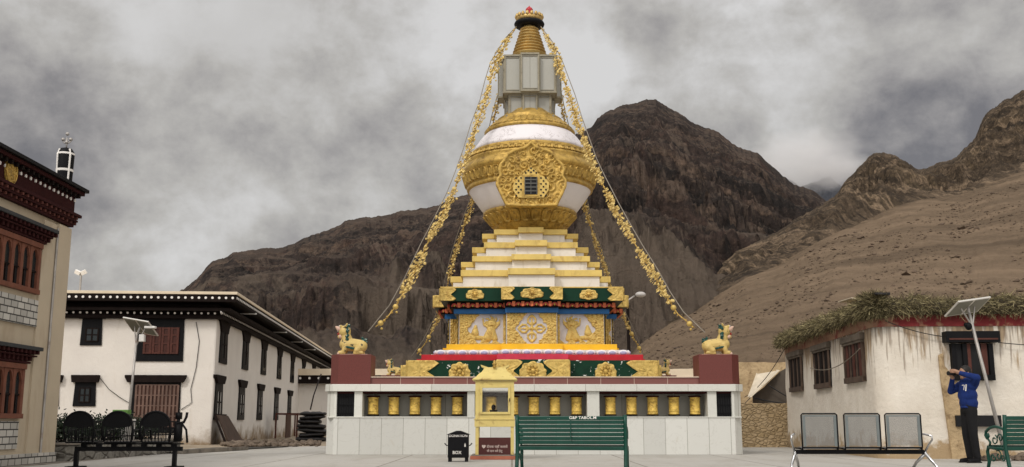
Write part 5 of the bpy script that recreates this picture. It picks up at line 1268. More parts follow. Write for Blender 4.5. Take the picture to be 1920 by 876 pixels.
# rubble strip, stones
def stones(name, n, fn, r0, r1, mat, seed, **kw):
    rr = random.Random(seed); b = M()
    for _ in range(n):
        x, y = fn(rr); r = rr.uniform(r0, r1); T_ = Matrix.Rotation(rr.uniform(0, 3), 3, 'Z')
        n0 = len(b.v); b.ball((x, y, r*.35), r, 7, sc=(1, rr.uniform(.6, 1), rr.uniform(.45, .8)), T=T_)
        for i in range(n0, len(b.v)): v = b.v[i]; b.v[i] = (v[0]+rr.uniform(-.14,.14)*r, v[1]+rr.uniform(-.14,.14)*r, v[2]+rr.uniform(-.14,.14)*r)
    return b.build(name, mat, **kw)
stn = pm('rubble_stone', (.13,.10,.075), .95, 0, .45, 2, .5, 20)
def strip(rr):
    px = rr.uniform(425, 600); q = onground(px, rr.uniform(828, 838)); return q[0], q[1]
stones('rubble', 260, strip, .03, .13, stn, 2, kind='stuff')
def heap(rr):
    q = onground(rr.gauss(455, 14), rr.uniform(834, 838.5)); return q[0], q[1]
stones('rubble_heap', 90, heap, .06, .17, stn, 3, kind='stuff')

# ================================================================ PLANTER WITH HEDGE (left)
sw = empty('low_stone_wall', (-9.0, 24, 0), label='low grey rubble wall of the planting bed beside the beige building', cat='wall')
b = M(); b.prism([(-9.0, 21.25), (-8.55, 27.2), (-12.3, 27.4), (-12.3, 21.25)], lambda x, y: (x, y, -.05), lambda x, y: (x, y, .32)); b.build('masonry', rubblewall, sw, bevel=.02)
b = M(); b.prism([(-8.96, 21.2), (-8.51, 27.25), (-12.3, 27.45), (-12.3, 21.2)], lambda x, y: (x, y, .323), lambda x, y: (x, y, .37)); b.build('coping', concrete_dark, sw, bevel=.01)
rr = random.Random(9)
labs = ['nearest the beige wall', 'behind the left fan backed seat', 'behind the middle fan backed seat', 'right of the white post', 'at the far end of the bed']
for k, (x, y) in enumerate([(-9.5,22.0),(-9.45,23.2),(-9.35,24.4),(-9.2,25.6),(-9.42,26.7)]):
    s_ = empty('hedge_shrub', (x, y, .37), label='low flowering shrub in the planting bed, '+labs[k], cat='shrub', group='shrubs in the planting bed')
    b = M(); st = M(); fl = M()
    for _ in range(34):
        tip = Vector((x+rr.uniform(-.32,.32), y+rr.uniform(-.6,.6), .37+rr.uniform(.25,.50))); st.tube([(x+rr.uniform(-.15,.15), y+rr.uniform(-.3,.3), .37), tip], .008, 4)
        for _ in range(34):
            c = tip+Vector((rr.gauss(0,.10), rr.gauss(0,.12), rr.gauss(-.10,.10))); u_ = Vector((rr.gauss(0,1), rr.gauss(0,1), rr.gauss(0,1))).normalized()*.04; v_ = u_.orthogonal().normalized()*.018; b.add([c-u_, c+v_, c+u_, c-v_], [(0,1,2,3)])
    for _ in range(40):
        c = Vector((x+rr.uniform(-.3,.3), y+rr.uniform(-.55,.55), .37+rr.uniform(.08,.42))); u_ = Vector((rr.gauss(0,1), rr.gauss(0,1), rr.gauss(0,1))).normalized()*.03; v_ = u_.orthogonal().normalized()*.022; fl.add([c-u_, c+v_, c+u_, c-v_], [(0,1,2,3)])
    b.build('foliage', leafm, s_); st.build('stem', dark, s_); fl.build('blossom', petalw, s_)
rl = empty('bed_railing', (-8.95, 21.4, .37), label='dark iron railing along the planting bed edge', cat='railing')
b = M(); A = Vector((-9.03, 21.5, .37)); B = Vector((-8.60, 27.0, .37))
for h in (.10, .42): b.bar(A+Vector((0,0,h)), B+Vector((0,0,h)), .025, .03)
b.build('rail', black, rl); b = M()
for k in range(61):
    q = A.lerp(B, k/60); b.bar(q+Vector((0,0,.0)), q+Vector((0,0,.44)), .012, .012, up=(1,0,0))
b.build('baluster_row', black, rl)
q = P(239, 800, 24.6); b = M(); b.box(q[0]-.14, q[0]+.14, 24.5, 24.75, .2, Zp(786, 24.6)); b.build('white_post', white, None, bevel=.01, label='short square white post among the shrubs', cat='post')
q = P(228, 772, 26); sg_ = empty('green_box', (q[0], 26, 0), label='light green sheet metal box at the foot of the solar lamp', cat='box')
b = M(); b.box(q[0]-.19, q[0]+.19, 25.9, 26.15, Zp(777, 26), Zp(768.5, 26)); b.build('lid', greensign, sg_, bevel=.008); b = M(); b.box(q[0]-.17, q[0]+.17, 25.93, 26.12, .1, Zp(777, 26)-.002); b.build('body', greensign, sg_)
b = M(); b.prism([(-8.5,26.4),(-7.75,29.2),(-7.0,33.0),(-8.9,31.5),(-9.4,27.5)], lambda x, y: (x, y, .0045), lambda x, y: (x, y, .03)); b.build('drain_path', pm('wet_dark_earth', (.04,.036,.03), .9, 0, .4, 1.5, .5, 12), None, kind='structure')
b = M(); b.prism([(-8.3,26.1),(-8.15,26.1),(-7.4,29.6),(-7.52,29.6)], lambda x, y: (x, y, .004), lambda x, y: (x, y, .10)); b.build('kerb', concrete_dark, None, kind='structure')

def solar_lamp(base, top, panel_px, Y, lab, tilt, brace, pw, ph, facing, prd=1.):
    r = empty('solar_street_lamp', base, label=lab, cat='street lamp')
    b = M(); b.tube([base, base.lerp(top, .5), top], [.046*prd, .042*prd, .036*prd], 10); b.cyl(base, base.lerp(top, .015), .09, n=12); b.build('pole', galv, r, True)
    T_ = Matrix.Translation(top+Vector(panel_px)) @ Matrix.Rotation(facing, 4, 'Z') @ Matrix.Rotation(tilt, 4, 'X') @ Matrix.Rotation(brace, 4, 'Y')
    b = M(); b.box(-pw/2, pw/2, -ph/2, ph/2, -.015, .02, T=T_)
    pn = b.build('solar_panel', alu, r, bevel=.004)
    b = M()
    for k in (-1, 1): b.box(k*pw/4-pw*.215, k*pw/4+pw*.215, -ph*.44, ph*.44, -.022, -.016, T=T_)
    b.build('panel_back', panelm, pn)
    b = M(); b.box(-pw/2+.02, pw/2-.02, -ph/2+.02, ph/2-.02, .021, .025, T=T_); b.build('solar_cells', pm('solar_cells', (.01,.015,.04), .15, 0, .2) if 'solar_cells' not in MATS else MATS['solar_cells'], pn)
    b = M(); c0 = T_ @ Vector((0,0,-.02)); b.tube([top, c0], .03, 8); b.tube([top.lerp(base, .10), T_ @ Vector((-pw*.22, 0, -.02))], .016, 6); b.tube([top.lerp(base, .10), T_ @ Vector((pw*.2, 0, -.02))], .016, 6); b.build('bracket', galv, r)
    return r, T_
Y_ = 27.5; bs_ = P(238, 800, Y_); bs_ = Vector((bs_[0], Y_, .0)); tp_ = P(257, 628, Y_)
r, T_ = solar_lamp(bs_, tp_, (.08, .0, .22), Y_, 'leaning solar street lamp in front of the white building', R(-34), R(12), .86, .60, R(-14), .8)
b = M(); q = P(267, 634, Y_-.1); b.box(q[0]-.07, q[0]+.07, q[1]-.08, q[1]+.06, q[2]-.10, q[2]+.09); b.build('battery_box', lampw, r, bevel=.015)
b = M(); q = P(282, 614, Y_-.2); b.box(q[0]-.14, q[0]+.14, q[1]-.08, q[1]+.08, q[2]-.03, q[2]+.03, T=None); b.build('lamp_head', lampw, r, bevel=.015)

# ================================================================ RIGHT MUD HOUSE
mf = Frame((8.04, 22.9), math.radians(-3.5))
mh = empty('mud_house', (8.04, 22.9, 0), R(-3.5), label='stained whitewashed mud house with a red band and brushwood on its roof edge', cat='house')
def mbox(b, x0, x1, y0, y1, z0, z1, mi=None): return b.box(x0, x1, y0, y1, z0, z1, mi, T=mf.M)
def mfr(px, py): p = mf.hit(px, py, 'y'); return p[0], p[2]
def msd(px, py): p = mf.hit(px, py, 'x'); return p[1], p[2]
zT = mfr(1750, 589)[1]; zR = mfr(1750, 612)[1]; LYm = msd(1478, 800)[0]
def lumpy_wall(name, z0, z1, mat, off=0., seed=1):
    # a closed wall ring with hand-plastered unevenness and a rounded corner
    rng = random.Random(seed); path = []
    rc = .35
    n1 = 34
    for i in range(n1): path.append((0-off, LYm-(LYm-rc)*i/(n1-1), (-1, 0)))
    for k in range(1, 7): a = math.pi/2*k/7; path.append((rc-rc*math.cos(a)-off*math.cos(a), rc-rc*math.sin(a)-off*math.sin(a), (-math.cos(a), -math.sin(a))))
    for i in range(30): path.append((rc+(9-rc)*i/29, -off, (0, -1)))
    nz = 14; G = []
    for j in range(nz+1):
        z = z0+(z1-z0)*j/nz; row = []
        for i, (x, y, nn) in enumerate(path):
            d = .035*fbm(np.array([i*.23+seed]), np.array([z*1.3]), 4, 7)[0]; bat = .02*(1-z/3.2)
            row.append(mf.M @ Vector((x+nn[0]*(d+bat), y+nn[1]*(d+bat), z)))
        G.append(row)
    b = M(); b.grid(G)
    back = [mf.M @ Vector((9, LYm, z)) for z in (z0, z1)]
    a = len(b.v); k = len(path); b.v += [tuple(v) for v in back]
    b.f += [tuple([nz*k+i for i in range(k)]+[a+1])]; b.m += [0]
    b.f += [(0, nz*k, a+1, a), (k-1, nz*k+k-1, a+1, a)]; b.m += [0, 0]
    return b.build(name, mat, mh, True)
wl_ = lumpy_wall('wall', -.05, zR, mudwall)
lumpy_wall('red_band', zR-.002, zT+.05, redband, .012, 1)
for (a, c, t, d) in ((1484,1507,668,733),(1531,1560,655,727),(1589,1625,640,716)):
    w = empty('window', (0,0,0)); w.parent = mh
    y1, _ = msd(a, 700); y0, _ = msd(c, 700); z1 = msd((a+c)/2, t)[1]; z0 = msd((a+c)/2, d)[1]
    b = M(); mbox(b, -.045, .02, y0, y1, z0, z1); b.build('window_recess', void, w)
    b = M()
    for yy in (y0-.0, y1-.09): mbox(b, -.085, .02, yy, yy+.07, z0, z1)
    for k in (1, 2): yy = y0+(y1-y0)*k/3; mbox(b, -.075, .02, yy-.03, yy+.03, z0+.08, z1)
    mbox(b, -.10, .02, y0, y1, z0-.02, z0+.11); b.build('window_frame', pm('weathered_timber', (.075,.05,.036), .85, 0, .4, 3, .3) if 'weathered_timber' not in MATS else MATS['weathered_timber'], w, bevel=.005)
    b = M(); mbox(b, -.13, .02, y0-.06, y1+.06, z1+.0, z1+.15); mbox(b, -.105, .02, y0-.02, y1+.02, z1-.06, z1-.001); b.build('lintel', pm('grey_timber', (.11,.09,.07), .9, 0, .4, 3, .4) if 'grey_timber' not in MATS else MATS['grey_timber'], w, bevel=.008)
    b = M()
    for k in (0, 1, 2): yy = y0+(y1-y0)*(k+.5)/3; mbox(b, -.062, -.046, yy-.10, yy+.10, z0+.1, z1-.05)
    b.build('shutter', dark if a != 1589 else brownwood, w)
w = empty('window', (0,0,0)); w.parent = mh
x0, z1 = mfr(1779, 645); x1, z0 = mfr(1862, 712)
b = M(); mbox(b, x0, x1, -.10, .02, z0, z1); b.build('window_recess', void, w)
b = M()
for q in (x0, x1-.10, x0+(x1-x0)*.26): mbox(b, q, q+.10, -.15, .02, z0, z1)
mbox(b, x0, x1, -.16, .02, z0-.02, z0+.10); b.build('window_frame', black, w, bevel=.005)
b = M(); mbox(b, x0+(x1-x0)*.36, x0+(x1-x0)*.46, -.13, -.10, z0+.1, z1); mbox(b, x0+(x1-x0)*.72, x0+(x1-x0)*.86, -.12, -.10, z0+.1, z1); b.build('shutter', brownwood, w)
a0, zz1 = mfr(1765, 623); a1, zz0 = mfr(1867, 643)
b = M(); mbox(b, a0, a1, -.28, .02, zz0, zz1); ln_ = b.build('lintel', black, w, bevel=.008)
b = M(); mbox(b, a0+.06, a1-.06, -.30, -.281, zz0+.05, zz0+.085); b.build('lintel_strip', brownwood, ln_)
b = M(); xa, za = mfr(1788, 779); xb, zb = mfr(1874, 800); mbox(b, xa, xb, -.14, .02, zb, za); b.build('cellar_opening', void, mh)
b = M(); xa, za = mfr(1779, 720); xb, _ = mfr(1800, 720)
# bare mud strip where render has fallen below the window
b.prism([(x0-.13, -.02), (x0+.28, -.02), (x0+.10, z0-.02), (x0-.14, z0+.3), (x0-.16, z1-.2), (x0-.26, z1-.25), (x0-.25, z0)], lambda u_, z: mf.M @ Vector((u_, -.075, z)), lambda u_, z: mf.M @ Vector((u_, .0, z))); b.build('bare_mud_patch', mudplaster, mh, bevel=.02)
# roof sheet, then brushwood parapet
b = M(); mbox(b, .3, 9, .3, LYm-.1, zT+.03, zT+.20); b.build('roof', mudplaster, mh, bevel=.03)
core = M(); tw = M(); rr = random.Random(21)
path = [(0.02, LYm-LYm*i/28) for i in range(28)]+[(.05,.05)]+[(9*i/24., .02) for i in range(1, 25)]
for i in range(len(path)-1):
    a = Vector((*path[i], 0)); c = Vector((*path[i+1], 0)); d = (c-a).normalized(); nrm = Vector((-d.y, d.x, 0))
    if i < 28: nrm = Vector((-1,0,0))
    else: nrm = Vector((0,-1,0))
    hgt = .29+.05*math.sin(i*1.3)+rr.uniform(-.02,.05); G = []
    for q in (a, c):
        G.append([mf.M @ Vector((*(q+nrm*(.02+o*.30)).xy, zT-.02+h*hgt)) for o, h in ((-1.6,.1),(-1.3,.85),(-.3,1.0),(.55,.75),(.85,.4),(.7,.0),(-1.6,.1))])
    core.grid(G)
    L_ = (c-a).length; nb = int(L_*1250)
    for _ in range(nb):
        t = rr.random(); al = rr.uniform(-1.15, math.pi*.78)
        o = .03+.30*math.cos(al)*1.0; h = zT+.0+hgt*.48+hgt*.58*math.sin(al)
        base = a.lerp(c, t)+nrm*(o-.02); base.z = h+rr.uniform(-.03,.03)
        out = (nrm*(math.cos(al)*.6+rr.gauss(0,.35))+Vector((0,0,math.sin(al)*.45-.35+rr.gauss(0,.4)))+d*rr.gauss(0,.8)).normalized()
        ln = rr.uniform(.06,.26)**1.0*rr.uniform(.6,1); wd = rr.uniform(.003,.008); s1 = out.cross(Vector((rr.gauss(0,1), rr.gauss(0,1), rr.gauss(0,1)))).normalized()*wd
        p0 = mf.M @ base; p1 = mf.M @ (base+out*ln); s2 = mf.M.to_3x3() @ s1
        tw.add([p0-s2, p0+s2, p1+s2*.6, p1-s2*.6], [(0,1,2,3)], rr.choice((0,0,1,1,1,2,2)))
for _ in range(4200):
    a = rr.uniform(-.3, math.pi*.5+.3); al = rr.uniform(-1.1, 1.5); nn = Vector((-math.cos(a), -math.sin(a), 0))
    base = Vector((.10, .10, zT+.18))+nn*(.16+.26*math.cos(al)*rr.uniform(.6, 1))+Vector((0,0,.22*math.sin(al)))
    out = (nn*math.cos(al)*.8+Vector((rr.gauss(0,.45), rr.gauss(0,.45), math.sin(al)*.5-.3+rr.gauss(0,.3)))).normalized()
    ln = rr.uniform(.06,.22); s1 = out.cross(Vector((rr.gauss(0,1), rr.gauss(0,1), rr.gauss(0,1)))).normalized()*rr.uniform(.003,.008)
    p0 = mf.M @ base; p1 = mf.M @ (base+out*ln); tw.add([p0-s1, p0+s1, p1+s1*.6, p1-s1*.6], [(0,1,2,3)], rr.choice((0,0,1,1,1,2,2)))
core.ball(mf.M @ Vector((.10,.10,zT+.16)), .24, 12, sc=(1,1,.8))
cor_ = core.build('brushwood_core', straw3, mh); tw.build('brushwood', [straw1, straw2, straw3], mh)
b = M(); q = mf.hit(1585, 572, 'x', -.1); b.prism([(0,0),(1.5,.05),(1.2,.35),(.1,.25)], lambda u_, v_: mf.M @ Vector((v_, q[1]-.2+u_, q[2]+.14+u_*.05-v_*.1)), lambda u_, v_: mf.M @ Vector((v_, q[1]-.2+u_, q[2]+.16+u_*.05-v_*.1))); b.build('roof_sheet', canvas, mh)
b = M(); q = mf.hit(1632, 566, 'x', 0); b.prism([(-.6,-.05),(.6,0),(.5,.35),(-.5,.3)], lambda u_, v_: mf.M @ Vector((v_, q[1]+u_, q[2]+.10)), lambda u_, v_: mf.M @ Vector((v_, q[1]+u_, q[2]+.16+.03*u_))); b.build('roof_sheet', sack, mh)

# solar lamp by the house
Y_ = 21.3; base_ = Vector((Xp(1888, 867, Y_), Y_, 0)); top_ = P(1817, 586, Y_)
r, T_ = solar_lamp(base_, top_, (-.02, .0, .12), Y_, 'leaning solar street lamp in front of the mud house', R(-30), R(-10), .88, .52, R(16), .85)
b = M(); q = P(1816, 612, Y_-.1); b.ball(q, .075, 10, sc=(1,.8,1.1)); b.ball(q+Vector((-.05,.0,.03)), .05, 8); b.build('control_unit', teal if False else black, r, True)

# ---- walls and tent between platform and house
b = M(); xa, xb = Xp(1392, 838, 33.0), mf.M @ Vector((0, LYm-.05, 0)); zt = Zp(757, 33)
def lumpy_box(x0, x1, y0, y1, z0, z1, name, mat, seed, amp=.05, **kw):
    b = M(); nx = max(4, int((x1-x0)/.25)); nz = max(4, int((z1-z0)/.2))
    def d(i, j, s): return amp*fbm(np.array([i*.31+seed]), np.array([j*.37+s]), 3, 5)[0]
    Fg = [[(x0+(x1-x0)*i/nx, y0+d(i, j, 1)*2, z0+(z1-z0)*j/nz+(d(i, 9, 3) if j == nz else 0)) for i in range(nx+1)] for j in range(nz+1)]
    Bg = [[(x0+(x1-x0)*i/nx, y1, z0+(z1-z0)*j/nz+(d(i, 9, 3) if j == nz else 0)) for i in range(nx+1)] for j in range(nz+1)]
    b.grid(Fg); b.grid(Bg); b.grid([Fg[-1], Bg[-1]]); b.grid([[r_[0] for r_ in Fg], [r_[0] for r_ in Bg]]); b.grid([[r_[-1] for r_ in Fg], [r_[-1] for r_ in Bg]])
    return b.build(name, mat, None, True, **kw)
lumpy_box(5.9, xb[0]+.3, 33.0, 33.5, -.1, zt, 'mud_stone_wall', stonewall, 4, .06, label='tan mud and stone wall between the platform and the mud house', cat='wall')
lumpy_box(8.2, 11.2, 41, 41.6, -.1, Zp(680, 41), 'mud_brick_wall', mudplaster, 6, .07, label='taller bare mud wall behind the canvas tent', cat='wall')
lumpy_box(5.5, 8.9, 50, 50.4, -.1, Zp(692, 50), 'cream_wall', cream, 8, .03, label='cream wall seen behind the platform beside the right lion pedestal', cat='wall')
tn = empty('tent', (P(1430, 720, 35)[0], 35, 0), label='pale canvas tent with a dark open side beside the mud house', cat='tent')
def Q(px, py, Y): return P(px, py, Y)
b = M()
def sheet(pts, thick=.02): 
    n = (Vector(pts[1])-Vector(pts[0])).cross(Vector(pts[2])-Vector(pts[0])).normalized()*thick; k = len(pts)
    b.add([Vector(p) for p in pts]+[Vector(p)+n for p in pts], [tuple(range(k-1,-1,-1)), tuple(range(k, 2*k))]+[(i, (i+1)%k, k+(i+1)%k, k+i) for i in range(k)])
sheet([Q(1402,746,34.5), Q(1412,740,34.5), Q(1421,702,36.0), Q(1419,700,36.0)]); sheet([Q(1412,740,34.5), Q(1440,717,35.0), Q(1421,702,36.0)]); sheet([Q(1404,745.5,34.2), Q(1408,746,34.2), Q(1462,695,34.8), Q(1456,694,35.2), Q(1437,715,35)])
sheet([Q(1421,702,36), Q(1440,717,35), Q(1458,696,35.2), Q(1452,698,38)]); b.build('flysheet', canvas, tn)
b = M(); sheet([Q(1411,756,34.9), Q(1475,758,34.9), Q(1475,690,35.0), Q(1462,697,34.9), Q(1430,728,34.9), Q(1411,742,34.9)]); b.build('dark_opening', canvas_in, tn)  # dark sheet across the open side; its colour stands in for shade
b = M(); b.tube([Q(1408,745,34.3), Q(1385,768,33.6)], .012, 5); b.tube([Q(1412,746,34.6), Q(1440,752,34.6), Q(1474,757,34.6)], .02, 5); b.tube([Q(1440,722,34.6), Q(1476,744,34.6)], .018, 5); b.build('guy_rope', wire_m, tn)
# street light behind the stupa
p0 = P(1181, 700, 46); p0.z = 0; p1 = P(1177, 572, 46)
slp = empty('street_light', p0, label='street light with a white head on a dark pole behind the stupa', cat='street lamp')
b = M(); b.cyl(p0, p1, .09, .07); b.build('pole', dark, slp)
b = M(); b.tube([p1, P(1179, 562, 46), P(1190, 555, 46)], .035, 8); b.build('arm', galv, slp, True)
b = M(); b.ball(P(1201, 552.5, 46), 1, 14, sc=(.24,.2,.13)); b.build('lamp_head', pm('dull_lamp_cover', (.42,.40,.38), .4), slp, True)
# overhead cables
def wire(name, pts, sag, lab, r=.012, mat=None):
    b = M(); W_ = []
    for (a, c) in zip(pts[:-1], pts[1:]): W_ += [a.lerp(c, t)+Vector((0,0,-sag*4*t*(1-t))) for t in np.linspace(0, 1, 16)[:-1]]
    b.tube(W_+[pts[-1]], r, 5); b.build(name, mat or wire_m, None, label=lab, cat='cable')
wire('overhead_cable', [P(1396,745,36), mf.M @ Vector((-.05, LYm-.2, zT-.1))], .2, 'cable rising from the tent to the corner of the mud house')
wire('overhead_cable', [mf.M @ Vector((-.17, msd(1531,690)[0], msd(1531,690)[1])), mf.M @ Vector((-.17, msd(1620,655)[0]-.3, msd(1620,655)[1]))], .22, 'slack cable looping across the side windows of the mud house', .012, wire_g)
wire('overhead_cable', [mf.M @ Vector((.2, -.12, mfr(1668,598)[1]-.05)), mf.M @ Vector((a0, -.12, mfr(1765,632)[1]))], .05, 'thin cable on the front wall running to the lintel of the mud house', .010)
wire('overhead_cable', [mf.M @ Vector((a1, -.12, mfr(1865,643)[1])), mf.M @ Vector((mfr(1990,650)[0], -.12, mfr(1990,650)[1]))], .02, 'thin cable on the front wall running right from the lintel', .010)
def heap2(rr): return rr.uniform(9.6, 12.5), rr.uniform(21.6, 22.4)
stones('rubble_pile', 160, heap2, .05, .14, stn, 7, kind='stuff')

# ================================================================ DONATION BOX AND LAMP CABINET
def text(body, loc, size, mat, name, parent, rz=0., sx=1., depth=.002, align='CENTER'):
    c = bpy.data.curves.new(name, 'FONT'); c.body = body; c.size = size; c.extrude = depth; c.align_x = align; c.align_y = 'CENTER'; c.resolution_u = 3; c.offset = size*.012
    o = bpy.data.objects.new(name, c); COL.objects.link(o)
    me = bpy.data.meshes.new_from_object(o.evaluated_get(bpy.context.evaluated_depsgraph_get())); bpy.data.objects.remove(o)
    T_ = Matrix.Translation(Vector(loc)) @ Matrix.Rotation(rz, 4, 'Z') @ Matrix.Rotation(R(90), 4, 'X') @ Matrix.Diagonal((sx, 1, 1, 1))
    me.transform(ROOT[(parent if parent.parent is None else parent.parent).name].inverted() @ T_); me.materials.append(mat)
    o = bpy.data.objects.new(name, me); COL.objects.link(o); o.parent = parent; return o
YD = 21.1; xd0, xd1 = Xp(838.5, 840, YD), Xp(879, 840, YD); xm = (xd0+xd1)/2; zE = Zp(815, YD); zA_ = Zp(808, YD)
db = empty('donation_box', (xm, YD, 0), label='small black gabled donation box with white lettering', cat='donation box')
b = M(); b.box(xd0+.01, xd1-.01, YD, YD+.34, .08, zE); bdy = b.build('body', black, db, bevel=.006)
b = M(); b.prism([(xd0-.02, zE), (xd1+.02, zE), (xm+.04, zA_), (xm-.04, zA_)], lambda x, z: (x, YD-.02, z), lambda x, z: (x, YD+.36, z)); b.build('gable_top', black, db, bevel=.004)
for x in (xd0+.05, xd1-.05):
    for y in (YD+.04, YD+.30): b = M(); b.box(x-.03, x+.03, y-.025, y+.025, 0, .079); b.build('leg', black, db)
for sg in (-1, 1):
    xx = xd0 if sg < 0 else xd1; zz = Zp(833, YD); b = M(); b.tube([(xx, YD+.1, zz-.03), (xx+sg*.03, YD+.1, zz-.02), (xx+sg*.06, YD+.1, zz+.02)], .011, 6); b.build('handle', black, db)
text('DONATION', (xm, YD-.004, Zp(817.3, YD)), .072, whitedot, 'lettering', bdy, sx=.95); text('BOX', (xm-.02, YD-.004, Zp(849, YD)), .085, whitedot, 'lettering', bdy)
b = M(); q = (Xp(872, 835, YD), Zp(835, YD)); b.box(q[0]-.015, q[0]+.015, YD-.012, YD, q[1]-.03, q[1]+.02); b.tube([(q[0]-.01, YD-.008, q[1]+.02), (q[0], YD-.008, q[1]+.045), (q[0]+.01, YD-.008, q[1]+.02)], .005, 5); b.build('padlock', alu, bdy)

YC = 22.4; c0, c1 = Xp(891, 790, YC), Xp(964, 790, YC); cm = (c0+c1)/2; dp = .75
def zc(py): return Zp(py, YC)
lc = empty('lamp_cabinet', (cm, YC, 0), label='yellow metal butter lamp cabinet with glass door and flared roof', cat='cabinet')
b = M(); b.box(c0-.10, c1+.10, YC-.10, YC+dp+.1, 0, .075); b.build('brick_base', redbrick, lc, bevel=.008)
b = M(); b.box(c0-.08, c1+.08, YC-.08, YC+dp+.08, .076, .10); b.build('base_slab', concrete_dark, lc, bevel=.006)
for x in (c0+.04, c1-.04):
    for y in (YC+.04, YC+dp-.04): b = M(); b.box(x-.035, x+.035, y-.035, y+.035, .10, zc(801)); b.build('leg', ypaint, lc, bevel=.004)
b = M(); b.box(c0-.015, c1+.015, YC-.015, YC+dp+.015, zc(800.5), zc(787.5)); b.box(c0-.03, c1+.03, YC-.03, YC+dp+.03, zc(787.4), zc(785.5)); b.build('apron', ypaint, lc, bevel=.005)
b = M(); zt, zb = zc(715), zc(786); t = .025
b.box(c0, c0+t, YC+.02, YC+dp, zb, zt); b.box(c1-t, c1, YC+.02, YC+dp, zb, zt); b.box(c0+.001, c1-.001, YC+.02, YC+dp-.03, zb, zb+.10)
b.build('case', ypaint, lc)
ws, we, wt, wbt = Xp(904, 750, YC), Xp(953, 750, YC), zc(727), zc(773)
b = M(); b.box(c0, ws-.03, YC-.005, YC+.03, zb+.005, zt); b.box(we+.03, c1, YC-.005, YC+.03, zb+.005, zt); b.box(ws-.03, we+.03, YC-.004, YC+.03, zb+.005, wbt-.03); b.box(ws-.03, we+.03, YC-.004, YC+.03, wt+.03, zt)
b.build('front_frame', ypaint, lc)
b = M()
for q in ((ws-.045, ws+.005, wbt-.045, wt+.045), (we-.005, we+.045, wbt-.045, wt+.045), (ws+.005, we-.005, wbt-.045, wbt+.005), (ws+.005, we-.005, wt-.005, wt+.045)): b.box(q[0], q[1], YC-.035, YC-.006, q[2], q[3])
dr = b.build('door_frame', gold_lite if False else ypaint, lc, bevel=.006)
m_, nt_, bs_ = nodes('clear_pane'); bs_.inputs['Transmission Weight'].default_value = 1; bs_.inputs['Roughness'].default_value = .05; bs_.inputs['IOR'].default_value = 1.45; setc(bs_.inputs['Base Color'], (.8,.8,.8)); bs_.inputs['Alpha'].default_value = .18
b = M(); b.box(ws, we, YC-.022, YC-.016, wbt, wt); b.build('glass_pane', m_, dr)
b = M(); b.tube([(we+.03, YC-.04, (wt+wbt)/2-.03), (we+.03, YC-.06, (wt+wbt)/2), (we+.03, YC-.04, (wt+wbt)/2+.03)], .009, 6); b.build('handle', black, dr)
b = M(); b.box(c0+.03, c1-.03, YC+dp-.03, YC+dp-.02, zb+.1, zt-.02); b.build('rear_pane', m_, lc)
hz = zc(713.5); cx2 = cm; ro = (c1-c0)/2+.06
b = M(); Lv = [(ro, hz), (ro+.01, hz+.025), (ro*.86, hz+.075), (ro*.72, hz+.15), (ro*.60, zc(697)), (ro*.52, zc(692)), (ro*.50, zc(690)), (ro*.46, zc(688.5)), (.05, zc(687))]
prev = None
for r_, z_ in Lv:
    k = r_/ro*(dp/2+.06); cy = YC+dp/2; ring_ = [(cx2-r_, cy-k, z_), (cx2+r_, cy-k, z_), (cx2+r_, cy+k, z_), (cx2-r_, cy+k, z_)]; b.v += ring_; n0 = len(b.v)-4
    if prev is not None: 
        for j in range(4): b.f.append((prev+j, prev+(j+1)%4, n0+(j+1)%4, n0+j)); b.m.append(0)
    else: b.f.append((n0+3, n0+2, n0+1, n0)); b.m.append(0)
    prev = n0
b.f.append((prev, prev+1, prev+2, prev+3)); b.m.append(0)
rf = b.build('roof', ypaint, lc, bevel=.004)
b = M(); 
for sx in (-1, 1): b.prism([(cx2+sx*ro*.35, zc(692)), (cx2+sx*ro*.62, zc(687)), (cx2+sx*ro*.66, zc(683)), (cx2+sx*ro*.30, zc(688))], lambda x, z: (x, YC+dp/2-.2, z), lambda x, z: (x, YC+dp/2+.2, z))
b.build('roof_horn', ypaint, rf)
b = M(); b.lathe([(.035, zc(689)), (.045, zc(687)), (.028, zc(685)), (.05, zc(682.5)), (.05, zc(681)), (.022, zc(679)), (.035, zc(677)), (.01, zc(675))], (cx2-.01, YC+dp/2-.25, 0), 14); b.build('roof_finial', gold, rf, True)
b = M(); xx0, xx1 = c0+.075, c1-.075; b.box(xx0, xx1, YC+.0, YC+.03, zc(855), zc(820.5)); np_ = b.build('lower_panel', pm('dark_red_panel', (.060,.014,.012), .45, 0, .15, 3), lc, bevel=.004)
pale = pm('faded_lettering', (.50,.40,.36), .7, 0, .2, 20)
text('♥ दीपक यहाँ जलायें', (cm, YC-.003, zc(838)), .070, pale, 'lettering', np_, sx=1.0); text('घी दान करें हेतु', (cm+.0, YC-.003, zc(846)), .062, pale, 'lettering', np_)
b = M(); b.cyl((cm-.03, YC+.3, zb+.1), (cm-.03, YC+.3, zb+.20), .06, .09, 14); b.ball((cm-.03, YC+.3, zb+.25), .05, 10, sc=(1,1,1.3)); b.build('butter_lamp', dark, None, True, label='dark butter lamp standing inside the yellow cabinet', cat='lamp')

